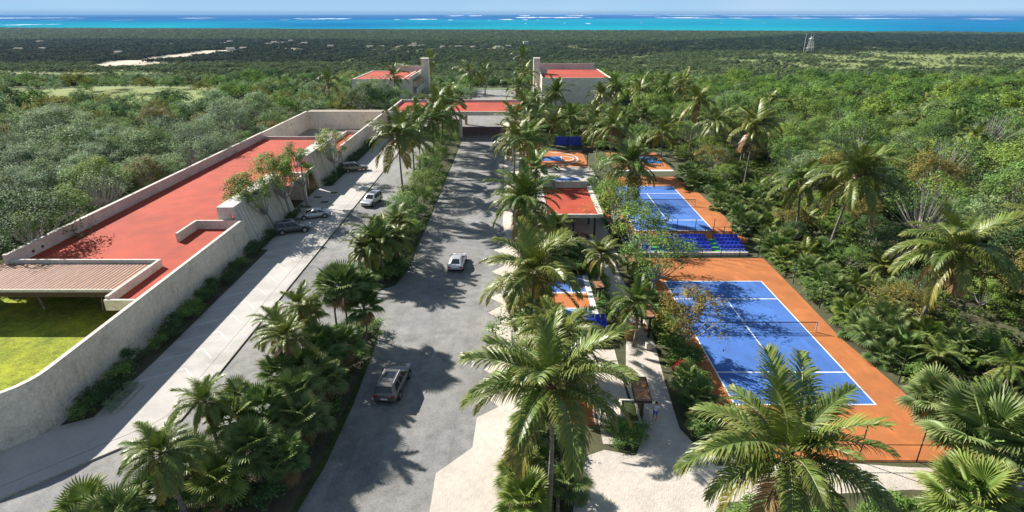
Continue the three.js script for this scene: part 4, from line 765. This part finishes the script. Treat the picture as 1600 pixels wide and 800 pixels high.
const P = [0, 1, 2, 3, 4].map((k) => treeGeo({ seed: 40 + k * 7, h: 6.4 + k * .4, r: 3.6 + (k % 3) * .4, clumps: 70, per: 56, leaf: .29, rc: .19, low: .2 }));
const PL = [0, 1, 2].map((k) => treeGeo({ seed: 140 + k * 7, h: 6.4 + k * .3, r: 4.0, clumps: 54, per: 24, leaf: .52, rc: .2, low: .2 }));
const sparse = [0, 1, 2].map((k) => treeGeo({ seed: 240 + k * 7, h: 7, r: 2.9, clumps: 46, per: 52, leaf: .25, rc: .22, low: .32, flat: .7, hue: .3 }));
const bare = [0, 1].map((k) => treeGeo({ seed: 290 + k * 7, h: 7, r: 3.2, clumps: 60, per: 14, leaf: .26, rc: .17, low: .25, flat: .7, twig: 1 }));
const bushG = [0, 1, 2].map((k) => treeGeo({ seed: 340 + k * 7, h: 1.5, r: 1.0, clumps: 26, per: 34, leaf: .17, rc: .32, low: .05, flat: .6 })[0]);
const clumpG = [0, 1].map((k) => treeGeo({ seed: 440 + k * 7, h: 1.1, r: 1.2, clumps: 14, per: 14, leaf: .34, rc: .4, low: .0, flat: .6 })[0]);
const scrubG = [0, 1, 2].map((k) => treeGeo({ seed: 540 + k * 7, h: 1.3, r: 1.0, clumps: 16, per: 6, leaf: .52, rc: .34, low: -.1, flat: .5, hue: .1 })[0]);

// ---------------------------------------------------------------- coconut palms
const CP = (label, group, dead) => ({ label, group, dead });
for (const [label, x, D, h, L, lean, tier, ld] of [
  ['large coconut palm with drooping fronds at the log palisade', 2.1, 26.9, 9.3, 5.2, 0, 0, -.3],
  ['tall coconut palm rising beside the corner of the near tennis court', 11.1, 18.4, 11.3, 4.4, .3, 0, .6],
  ['coconut palm between the road and the mini court', 1.9, 44.8, 7.8, 5.2, .4, 0],
  ['coconut palm rising over the small orange court', 3.7, 38.2, 5.6, 4.0, .2, 0],
  ['coconut palm behind the mini court beside the paving', 3.4, 54.2, 5.6, 4.0, -.2, 0],
  ['short coconut palm before the clubhouse terrace', 5.4, 67.4, 3.6, 3.0, 0, 0],
  ['coconut palm beside the basketball court and plaza', 3.6, 108, 6.8, 4.4, 0, 1],
  ['coconut palm beside the red roof of the clubhouse', 1.5, 65.8, 7.9, 5.3, -.2, 0],
  ['coconut palm leaning over the road before the basketball court', 2.3, 96.4, 8.5, 5.0, -.3, 1],
  ['coconut palm standing over the corner of the far tennis court', 16.6, 81.4, 8.3, 5.6, .3, 0],
  ['slim tall coconut palm above the jungle beside the far tennis court', 38.2, 93.6, 11.3, 4.9, .4, 1],
  ['coconut palm with yellowing fronds in the jungle beside the blue stand', 36.4, 72.6, 8.0, 4.5, -.4, 1],
  ['tall coconut palm with a thick trunk in the jungle across from the stand', 39.0, 65.1, 10.8, 5.8, 1.6, 0],
  ['coconut palm with a long leaning trunk beside the near court jungle', 38.1, 46.7, 9.2, 5.4, 1.7, 0],
  ['tall slim coconut palm on the median facing the entrance', -16.4, 85.5, 11.6, 5.4, -.3, 0],
  ['coconut palm on the median before the gate roof', -15.8, 126.8, 10, 6.0, .3, 1],
  ['coconut palm on the median behind the tallest median palm', -16.7, 105.4, 9.5, 5.0, .2, 1],
  ['bushy coconut palm behind the gate on the road edge', -13.7, 204.1, 10, 7.0, 0, 2],
  ['coconut palm in front of the house with a balcony', -36.3, 189, 10, 5.0, 0, 2],
  ['coconut palm beside the blind wall of the balcony house', -56.1, 187.8, 9, 5.4, 0, 2],
  ['coconut palm behind the pylon of the balcony house', -31.0, 238, 11, 5.2, 0, 2],
  ['coconut palm rising behind the pylon of the windowless house', 4.2, 255, 12, 5.3, 0, 2],
  ['coconut palm before the grey end wall with fronds over its middle', 11, 153.9, 8.8, 5.0, .2, 1],
  ['coconut palm before the far corner of the grey end wall', 22.7, 154.2, 8.5, 4.6, 0, 1],
  ['coconut palm at the pylon foot of the windowless house', 4.3, 208, 9, 5.0, 0, 2],
  ['coconut palm at the end of the gate roof beyond the road', 1.9, 170, 9, 5.0, 0, 2],
  ['coconut palm at the near corner of the gate roof', 2.8, 136, 8, 4.6, 0, 1],
  ['slim coconut palm in the jungle behind the far play court', 39.5, 128, 10.5, 5.2, -.5, 1],
  ['coconut palm with brown hanging fronds in the jungle', 41.1, 120, 7.6, 4.9, -.6, 1],
  ['coconut palm between the basketball court and the far play court', 18.5, 109, 8.5, 5.3, 0, 1],
  ['small coconut palm between the mini court and the blue stand', 9.3, 56.9, 4.6, 2.7, .1, 0],
  ['small coconut palm with pale dry fronds over the path', 10.9, 46.6, 4.2, 2.8, -.1, 0],
  ['small coconut palm at the road end behind the gate', -10.3, 246, 9, 3.4, 0, 2],
  ['slim coconut palm near the sandy patch behind the gate', -10.0, 226, 8, 4.0, 0, 2],
  ['short coconut palm at the tip of the far median', -14.6, 60.6, 4.6, 3.0, 0, 0],
  ['short bushy coconut palm second on the far median', -15.0, 64.2, 4.4, 2.8, 0, 0],
  ['short coconut palm with upright fronds behind the far median tip', -15.9, 62.2, 4.9, 2.9, 0, 0],
  ['short coconut palm at the lane side of the far median tip', -16.2, 60.4, 3.6, 2.6, 0, 0],
  ['short coconut palm under the roadside trees of the far median', -13.8, 66.6, 4.6, 2.9, 0, 0],
  ['short coconut palm beside the road third on the far median', -13.4, 63.0, 4.0, 2.5, 0, 0],
  ['slender palm with a thin trunk among the fan palms of the near median', -18.3, 40.4, 5.4, 2.2, -.4, 0],
  ['slender palm beside the tall fan palm cluster of the near median', -17.2, 42.6, 6.0, 2.2, -.3, 0],
  ['slender palm at the lane side of the near median', -19.4, 31.0, 5.2, 2.1, -.5, 0],
  ['slender palm rising from the middle of the near median', -16.4, 37.6, 6.0, 2.3, .2, 0],
  ['small coconut palm with a bare trunk leaning over the near lane', -19.2, 25.8, 5.6, 2.5, -.6, 0],
  ['coconut palm on the median under the gate edge', -15.8, 150 - 10, 9, 5.0, 0, 1],
]) coconutPalm(CP(label, undefined, /brown|dry|small/.test(label)), x, D, h, L, lean, ld ?? 0, tier);
for (const [l, x, D, h, L] of [['coconut palm in the row on the far side of the road before the gate', 0.6, 104, 7.5, 4.6], ['coconut palm in the row on the far side of the road before the gate', 2.6, 116, 7, 4.6], ['coconut palm in the row on the far side of the road before the gate', 0.8, 124, 7.4, 4.6], ['coconut palm in the row on the far side of the road before the gate', 3.6, 86, 6.5, 4.0]]) coconutPalm(CP(l, 'palm row on the far side of the road'), x, D, h, L, .3, 0, 1);
for (const [x, D, h, L] of [[-15.0, 113, 9.2, 4.8], [-13.8, 119.5, 8.8, 4.6], [-16.2, 96, 8.6, 4.4], [-14.2, 134, 9.4, 4.8]]) coconutPalm(CP('coconut palm in the palm file along the far median', 'palm file along the far median'), x, D, h, L, .2, 0, 1);
for (const [x, D] of [[40.6, 190], [46.6, 203], [44.7, 178], [50, 182], [36, 172], [55, 196], [30, 178]]) coconutPalm(CP('coconut palm in the palm clump beside the windowless house', 'palm clump beside the windowless house', true), x, D, 7.6, 4.9, 0, 0, 2);
for (const [x, D] of [[6, 146], [14, 142], [18.5, 134], [26, 140], [7, 178], [12, 186], [28, 164], [9.5, 136], [17.5, 122], [22, 129], [36, 138], [33, 150], [20, 145], [31, 122]]) coconutPalm(CP('coconut palm in the grove between the basketball court and the houses', 'palm grove behind the basketball court', true), x, D, 4.2 + (x % 3) * .5, 4.0, 0, 0, 1);

// ---------------------------------------------------------------- fan palms and young palms
for (const [x, D, h, r] of [[-15.0, 47.0, 6.6, 2.3], [-16.3, 48.4, 6.0, 2.1], [-14.0, 48.6, 5.9, 1.9], [-13.4, 47.0, 4.6, 1.9], [-17.2, 44.6, 5.0, 1.7]]) fanPalm({ label: 'tall fan palm in the cluster at the far tip of the near median', group: 'fan palms at the near median tip' }, x, D, h, r, 24, .12);
for (const [x, D, h, r] of [[-15.4, 40.4, 4.3, 2.1], [-13.9, 42.6, 3.4, 2.1], [-16.8, 36.6, 4.4, 1.9], [-15.0, 34.6, 4.2, 2.1], [-18.2, 31.6, 4.2, 1.9], [-16.6, 32.8, 4.2, 1.8], [-18.8, 34.2, 3.8, 1.6], [-15.2, 37.6, 3.9, 1.9], [-14.0, 37.2, 3.5, 2.1], [-14.2, 33.0, 3.2, 2.0], [-16.0, 29.6, 3.6, 2.1], [-19.6, 28.6, 3.4, 1.8], [-14.4, 29.6, 2.6, 1.8], [-17.6, 27.8, 2.6, 2.0], [-21.0, 27.2, 2.4, 1.8]]) fanPalm({ label: 'fan palm in the dense planting along the near median', group: 'fan palms along the near median' }, x, D, h, r, 22, .12);
for (const [x, D, h, r] of [[-24.2, 25.4, 2.6, 2.0], [-21.6, 24.6, 3.2, 1.9], [-22.8, 23.6, 3.0, 1.8]]) fanPalm({ label: 'fan palm at the blunt end of the near median', group: 'fan palms at the blunt end of the median' }, x, D, h, r, 18);
for (const [l, x, D, h, r] of [['very large fan palm with broad silver leaves beside the court corner', 29.9, 30.0, 4.8, 3.7], ['fan palm at the orange corner of the near court', 30.6, 35.6, 3.2, 2.4], ['fan palm at the end of the sand path by the fence', 26.4, 26.4, 3.2, 2.8], ['fan palm beside the sandy paving at the palisade', 0.8, 26.2, 2.8, 1.9], ['short fan palm at the road edge before the palisade palm', 0.5, 29.2, 2.2, 1.8], ['low fan palm under the palisade palm', 1.0, 32.4, 2.2, 1.7]]) fanPalm({ label: l }, x, D, h, r, 26);
for (const [x, D, h, r] of [[1.6, 35.6, 1.9, 1.7], [3.4, 28.6, 1.8, 1.6], [2.4, 38.4, 2.0, 1.7], [1.4, 40.2, 1.6, 1.5], [2.0, 48.2, 2.0, 1.7], [1.5, 51.6, 1.8, 1.5], [1.9, 55.2, 2.0, 1.6], [1.6, 59.0, 1.7, 1.5], [2.2, 62.2, 2.0, 1.6], [1.6, 70, 1.8, 1.5]]) fanPalm({ label: 'low fan palm in the bed beside the toothed paving', group: 'fan palms beside the toothed paving' }, x, D, h, r, 16, 0);
for (const [x, D, h, r] of [[13.6, 34.6, 1.8, 1.4], [14.0, 37.0, 2.2, 1.5], [13.8, 39.6, 1.9, 1.4], [14.2, 47.4, 1.8, 1.4], [14.0, 53.0, 1.9, 1.4]]) fanPalm({ label: 'low fan palm in the hedge between path and tennis court', group: 'fan palms in the court hedge' }, x, D, h, r, 16, 0);
{ // the band of palms between the courts and the jungle
  const R = rng(4242);
  for (let k = 0; k < 62; k++) { const D = 31 + 74 * Math.pow(R(), 1.05), x = 31.7 + R() * R() * 11 + (D > 92 ? -.6 : 0); fanPalm({ label: 'fan palm in the palm belt between courts and jungle', group: 'fan palms in the belt beside the courts' }, x, D, 1.3 + R() * 1.5, 1.5 + R() * .8, 16, 0); }
  for (let k = 0; k < 22; k++) { const D = 38 + 70 * R(), x = 33.0 + R() * 10; coconutPalm({ name: 'young_palm', label: 'young coconut palm without a tall trunk in the palm belt', group: 'young palms in the belt beside the courts', dead: true }, x, D, .6 + R() * 1.3, 2.0 + R() * .9, 0, 0, 1); }
  for (let k = 0; k < 26; k++) { const D = 60 + 110 * R(), x = 46 + R() * (24 + D * .25); coconutPalm({ name: 'young_palm', label: 'coconut palm scattered among the jungle trees', group: 'palms scattered in the jungle', dead: true }, x, D, 4 + R() * 2.5, 3.2 + R() * 1.2, 0, 0, D > 100 ? 2 : 1); }
}
// ---------------------------------------------------------------- single trees by the buildings and courts
const facade = [0, 1, 2, 3].map((k) => treeGeo({ seed: 640 + k * 7, h: [7.6, 8.6, 8.8, 9.4][k], r: [2.6, 3.1, 2.5, 2.8][k], clumps: 62, per: 70, leaf: .25, rc: .19, low: .34, flat: .75, hue: .32, lean: [[-2.6, .6], [-1.8, 0], [-1.4, -.5], [-.3, .3]][k] }));
tree(facade[0], LEAF.green, -32.2, .13, 76.8, 0, 1.12, 'sparse tree leaning over the red roof before the fins');
tree(facade[1], LEAF.green, -32.1, .13, 82.4, 0, 1.12, 'leafy tree with several stems before the concrete fins');
tree(facade[2], LEAF.green, -31.9, .13, 88.6, 0, 1.08, 'slender tree at the entrance canopy');
tree(facade[3], LEAF.sage, -31.8, .13, 104.6, 0, 1, 'thin pale tree before the far fins');
for (const [l, x, D, sc, k, m] of [['sparse tree with bronze leaves at the edge of the near tennis court', 15.2, 44.6, .95, 0, 'rust'], ['sparse tree between the path and the near tennis court', 14.6, 55.4, 1.15, 1, 'green'], ['sparse tree beside the path next to the blue stand', 14.2, 63.4, 1.2, 2, 'green'], ['sparse tree beside the clubhouse roof edge', 13.3, 73.6, 1.15, 0, 'green'], ['leafy tree at the corner of the far tennis court', 15.0, 78.6, 1.1, 1, 'green'], ['leafy tree between plaza and far tennis court', 15.4, 92, 1.1, 2, 'green'], ['thin tree before the balcony house', -42.5, 183, 1.5, 1, 'sage'], ['thin leafy tree at the road edge by the clubhouse palm', .2, 80, .8, 2, 'fresh'], ['small tree leaning to the road by the white hatchback', -.2, 51.5, .72, 0, 'fresh'], ['small tree on the toothed paving beside the palm', .1, 42.2, .8, 1, 'green']]) tree(sparse[k], LEAF[m], x, 0, D, x * 1.3, sc, l, undefined, 'slender_tree');
for (const [x, D, sc, k] of [[-14.0, 83, .78, 0], [-14.8, 77.6, .7, 1], [-14.0, 90, .76, 2], [-13.8, 97, .74, 3], [-14.9, 104, .7, 4], [-14.0, 111, .74, 0], [-14.4, 120, .8, 1], [-14.2, 127, .7, 2], [-14.6, 135, .8, 3], [-15.4, 70.4, .55, 4], [-13.6, 72.6, .5, 0]]) tree(P[k], k % 2 ? LEAF.green : LEAF.fresh, x, .12, D, x + D, sc, 'round leafy tree growing on the far median', 'leafy trees on the far median', 'median_tree');

// ---------------------------------------------------------------- shrubs
function shrub(m, x, y, D, sx, sy, label, group, name = 'shrub') { const o = mesh(name, bushG[Math.floor((x * 7.3 + D * 3.1 + 900) % 3)], m, null, x, y, -D); o.rotation.y = x * 3 + D; o.scale.set(sx, sy, sx); return tag(o, label, 'shrub', group); }
{
  const R = rng(31);
  for (let D = 36; D < 70; D += 1.25) if (R() < .93) shrub(R() < .8 ? LEAF.dark : LEAF.green, -32.2 + (R() - .5) * 1.0, .13, D, .75 + R() * .4, .6 + R() * .4, 'dark shrub in the bed at the foot of the street wall', 'shrubs at the foot of the street wall');
  for (let D = 38; D < 41; D += 1.3) shrub(LEAF.grey, -30.4, .13, D - 1, .55, .5, 'pale flowering shrub beside the concrete bed edging', 'pale shrubs at the bed edging');
  for (let D = 70; D < 86; D += 1.3) shrub(LEAF.dark, -32.2 + R() * .3, .13, D, .55 + R() * .3, .5 + R() * .3, 'dark shrub in the bed before the concrete fins', 'shrubs before the concrete fins');
  for (let D = 101; D < 138; D += 1.8) shrub(LEAF.dark, -32.2 + R() * .4, .13, D, .8 + R() * .4, .7 + R() * .4, 'dark shrub along the far street wall', 'shrubs along the far street wall');
  for (let k = 0; k < 34; k++) { const D = 27.5 + R() * 22, w = D > 45 ? 1.3 : 2.6; shrub(R() < .5 ? LEAF.dark : LEAF.green, -15.6 - (40 - D) * .12 + (R() - .5) * 2 * w, .12, D, .8 + R() * .6, .7 + R() * .6, 'low leafy shrub under the fan palms of the near median', 'shrubs on the near median'); }
  for (let k = 0; k < 52; k++) { const D = 59.8 + R() * R() * 78; shrub(R() < .4 ? LEAF.dark : LEAF.green, -14.7 + (R() - .5) * 3.8, .12, D, .8 + R() * .7, .8 + R() * .7, 'leafy shrub under the palms of the far median', 'shrubs on the far median'); }
  for (let k = 0; k < 46; k++) { const D = 33.5 + R() * 34, l = 13.1 + (D < 40 ? .2 : .9) ; shrub(R() < .4 ? LEAF.dark : LEAF.green, l + R() * 1.5, 0, D, .7 + R() * .6, .7 + R() * .6, 'leafy shrub in the hedge between path and tennis court', 'hedge between path and tennis court'); }
  for (let k = 0; k < 46; k++) { const D = 25 + R() * 75; shrub(R() < .4 ? LEAF.dark : LEAF.green, 1.7 + (R() - .3) * 1.6, 0, D, .7 + R() * .6, .7 + R() * .6, 'leafy shrub between the toothed paving and the small courts', 'shrubs beside the toothed paving'); }
  for (let k = 0; k < 22; k++) shrub(R() < .4 ? LEAF.dark : LEAF.green, 2.8 + R() * 6.2, 0, 63 + R() * 7.2, .8 + R() * .6, .7 + R() * .6, 'leafy shrub between the mini court and the clubhouse', 'shrubs before the clubhouse');
  for (let k = 0; k < 14; k++) shrub(R() < .4 ? LEAF.dark : LEAF.green, 13.6 + R() * 1.2, 0, 66 + R() * 34, .8 + R() * .6, .8 + R() * .7, 'leafy shrub between the clubhouse walk and the far court', 'shrubs beside the clubhouse walk');
  for (let k = 0; k < 26; k++) shrub(R() < .4 ? LEAF.dark : LEAF.green, 15.6 + R() * 16, 0, 128.4 + R() * 5, .9 + R() * .6, .9 + R() * .7, 'leafy shrub behind the far play court', 'shrubs behind the far play court');
  for (let k = 0; k < 12; k++) { const a = R(); shrub(LEAF.green, 7.0 + a * 2.2, 0, 32.7 + R() * 2.4, .45 + R() * .4, .4 + R() * .4, 'low green shrub beside the planter at the path bend', 'shrubs at the path bend'); }
  for (let k = 0; k < 16; k++) { const D = 48 + R() * 15; shrub(LEAF.green, 9.2 + R() * 1.0, 0, D, .5 + R() * .5, .5 + R() * .5, 'green shrub beside the mini court strip', 'shrubs beside the mini court'); }
  for (let k = 0; k < 30; k++) { const D = 32 + R() * 72; shrub(R() < .5 ? LEAF.dark : LEAF.green, 32 + R() * 2.2, 0, D, .7 + R() * .7, .6 + R() * .6, 'leafy shrub at the jungle edge beside the orange surround', 'shrubs at the jungle edge'); }
  for (let k = 0; k < 9; k++) shrub(LEAF.dark, -36 - k * 1.75 + R(), .03, 56.6 + R() * .8, .8 + R() * .4, .8 + R() * .5, 'dark shrub under the pergola against the back wall', 'shrubs under the pergola');
  for (let k = 0; k < 14; k++) shrub(LEAF.green, 12 + k * 1.7 + R(), 0, 26.2 + R() * 1.0 - (k < 5 ? .6 : 0), .8 + R() * .5, .7 + R() * .4, 'leafy shrub on the near side of the sand path', 'shrubs on the near side of the path');
  M.redleaf = leafMat(.34, .02, .015); shrub(M.redleaf, 13.9, .1, 41.6, .75, 1.0, 'bush with bright red leaves in the court hedge', undefined, 'red_bush');
}
for (const [x, D, h, lean] of [[-47.5, 53.6, 2.6, -.5], [-41.4, 53.4, 2.2, .4]]) { const t = thing('courtyard_palm', h > 2.4 ? 'thin trunked palm under the pergola by the garden wall' : 'thin trunked palm under the pergola near the door', 'palm tree', x, .03, D); mesh('trunk', palmTrunk(h, lean, 0, .13, .09, 77), M.bark, t); for (let k = 0; k < 9; k++) { const f = mesh('leaf', fans[k % 3], FAN[2], t, lean, h, 0); f.rotation.set(0, k * 2.4, 1.1 - k * .18, 'YXZ'); f.scale.setScalar(.62); } }
// ---------------------------------------------------------------- the jungle
const inRect = (x, D, a, b, c, d) => x > a && x < b && D > c && D < d;
function wild(x, D) {
  if (x < -54.8 && D < 168) return !(D < 58.5 && x > -63);
  if (D < 168) { if (x > 34.5 && D > 27) return !(x < 44 && D < 112 && hash2(Math.round(x * 3), Math.round(D * 3), 3) < .5); if (x > 16.6 && D > 130) return true; if (x > 3.5 && D > 135) return true; return x < -26 && D > 163; }
  if (inRect(x, D, -54, -27, 186, 232) || inRect(x, D, 5, 34.5, 190, 238) || inRect(x, D, -34, 6, 140, 182)) return false;
  return !(x > -15.5 && x < 1.6 && D < 262);
}
const seen = (x, D, m = 1) => Math.abs(x) < .865 * (D * .925 + 9.5) * 1.06 + 6 * m && D > 22;
{
  const R = rng(900), all = [];
  for (let D = 30; D < 262; ) { const s = D < 130 ? 6.0 : 6.4; for (let x = -250; x < 250; x += s) { const px = x + (R() - .5) * s * .9, pd = D + (R() - .5) * s * .9, a = R(), b = R(), c = R(); if (!seen(px, pd) || !wild(px, pd)) continue; const [, cover, , m] = pd > 160 ? land(px, pd) : [0, 1, 0, 0]; if (a > cover + .1) continue; all.push({ x: px, D: pd, a: b, k: c, t: R() * 6.28 }); } D += s; }
  all.sort((p, q) => Math.hypot(p.x, p.D) - Math.hypot(q.x, q.D));
  const looks = { sage: 'pale sage green', grey: 'silvery grey green', green: 'mid green', rust: 'olive brown', fresh: 'bright yellow green', dark: 'dark green' };
  const lookOf = (p) => (p.x < 0 ? ['sage', 'grey', 'sage', 'green', 'rust', 'fresh', 'sage', 'dark'] : ['green', 'fresh', 'green', 'sage', 'dark', 'green', 'rust', 'fresh'])[Math.floor(p.k * 8)];
  const rest = [];
  all.forEach((p, i) => {
    const sc = (.55 + .55 * p.a + (p.k * 37 % 1 > .86 ? .35 : 0)) * (p.x > 0 && p.x < 48 && p.D < 112 ? .62 : 1) * (p.D > 180 ? .85 : 1) * (p.x > 3 && p.x < 36 && p.D > 128 && p.D < 200 ? .6 : 1);
    if (i < 300) {
      const left = p.x < 0, look = lookOf(p), thin = p.a > .9 || (p.a < .08 && p.D > 60), where = left ? 'in the woodland behind the long red roof' : p.x < 48 && p.D < 112 ? 'in the palm belt beside the courts' : 'in the jungle beyond the palm belt';
      tree(thin ? bare[i % 2] : P[Math.floor(p.k * 1e4) % 5], LEAF[look], p.x, groundY(p.x, p.D), p.D, p.t, sc, `${thin ? 'thin tree with ' + looks[look] + ' leaves' : 'dense ' + looks[look] + ' broadleaf tree'} ${where}`, `${thin ? 'thin ' : ''}${looks[look]} trees ${where}`, left ? 'woodland_tree' : 'jungle_tree');
    }
    else rest.push({ ...p, sc });
  });
  const mtx = new THREE.Matrix4(), q = new THREE.Quaternion(), up = new THREE.Vector3(0, 1, 0), col = new THREE.Color();
  const scatter = (name, label, geo, m, list) => { const im = new THREE.InstancedMesh(geo, m, list.length); list.forEach((p, i) => { mtx.compose(new THREE.Vector3(p.x, p.y, -p.D), q.setFromAxisAngle(up, p.t), new THREE.Vector3(p.sc * (p.w ?? 1), p.sc, p.sc * (p.w ?? 1))); im.setMatrixAt(i, mtx); im.setColorAt(i, col.setRGB(...p.c)); }); im.name = numbered(name); im.castShadow = im.receiveShadow = true; im.userData = { kind: 'stuff', label, category: 'woodland' }; scene.add(im); };
  const white = leafMat(1, 1, 1, { roughness: .9, specularIntensity: .1 });
  const tone = (k, x) => { const L = x < 0 ? [[.235, .345, .175], [.21, .315, .185], [.22, .335, .15], [.145, .265, .065], [.19, .21, .06], [.08, .16, .065]] : [[.145, .265, .06], [.205, .31, .065], [.145, .265, .075], [.185, .285, .12], [.08, .16, .05], [.16, .275, .07]]; return L[Math.floor(k * 6)]; };
  for (let k = 0; k < 3; k++) scatter('far_woodland', 'far mass of woodland trees around the houses and courts', PL[k][0], white, rest.filter((p, i) => i % 3 === k).map((p) => ({ ...p, y: groundY(p.x, p.D), c: tone(p.k, p.x) })));
  // low growth on the forest floor
  const low = []; for (let D = 30; D < 190; D += 2.3) for (let x = -170; x < 170; x += 2.3) { const px = x + (R() - .5) * 2.2, pd = D + (R() - .5) * 2.2; if (!seen(px, pd) || !(wild(px, pd) || (px > 32.2 && px < 46 && pd < 112))) continue; if (R() < .25) continue; const v = R(); low.push({ x: px, D: pd, y: groundY(px, pd) - .05, t: R() * 6.28, sc: .7 + R() * .9, c: px < 0 ? [.11 * (.7 + .6 * v), .15 * (.7 + .6 * v), .06] : [.10 * (.7 + .6 * v), .16 * (.7 + .6 * v), .04] }); }
  for (let k = 0; k < 2; k++) scatter('undergrowth', 'low leafy undergrowth on the forest floor', clumpG[k], white, low.filter((p, i) => i % 2 === k));
  // scrub of the coastal plain
  const scrub = [];
  for (let D = 205; D < 4700; ) {
    const s = 4.8 + Math.max(0, D - 600) / 330;
    for (let x = -.93 * D - 20; x < .93 * D + 20; x += s) {
      const px = x + (R() - .5) * s, pd = D + (R() - .5) * s, a = R(), v = R(), u = R(), t = R(); if (pd < 262 && (!wild(px, pd) || a < .4)) continue; if (pd > coast(px) - 60) continue;
      const [c, cover, tn, m] = land(px, pd); if (a > cover) continue;
      const big = (m > .4 ? .55 : 1), sc = Math.min(s, 8) * (.34 + .36 * u * u) * big, g = mix3([.024, .044, .030], [.125, .195, .085], clamp(tn * 1.6 + (v - .45) * .7));
      scrub.push({ x: px, D: pd, y: groundY(px, pd) - .1, t: t * 6.28, sc, w: s > 8 ? 1.2 * s / 8 : 1.15, c: scl(mix3(g, [c[0], c[1], c[2]], .35), .85 + .5 * v) });
    }
    D += s;
  }
  for (let k = 0; k < 3; k++) scatter('coastal_scrub', 'scrub and low woodland covering the coastal plain', scrubG[k], white, scrub.filter((p, i) => i % 3 === k));
  console.log('trees', all.length, 'low', low.length, 'scrub', scrub.length);
}
scene.traverse((o) => { if (o.isMesh) { o.castShadow = true; o.receiveShadow = true; } });
renderer.render(scene, camera);
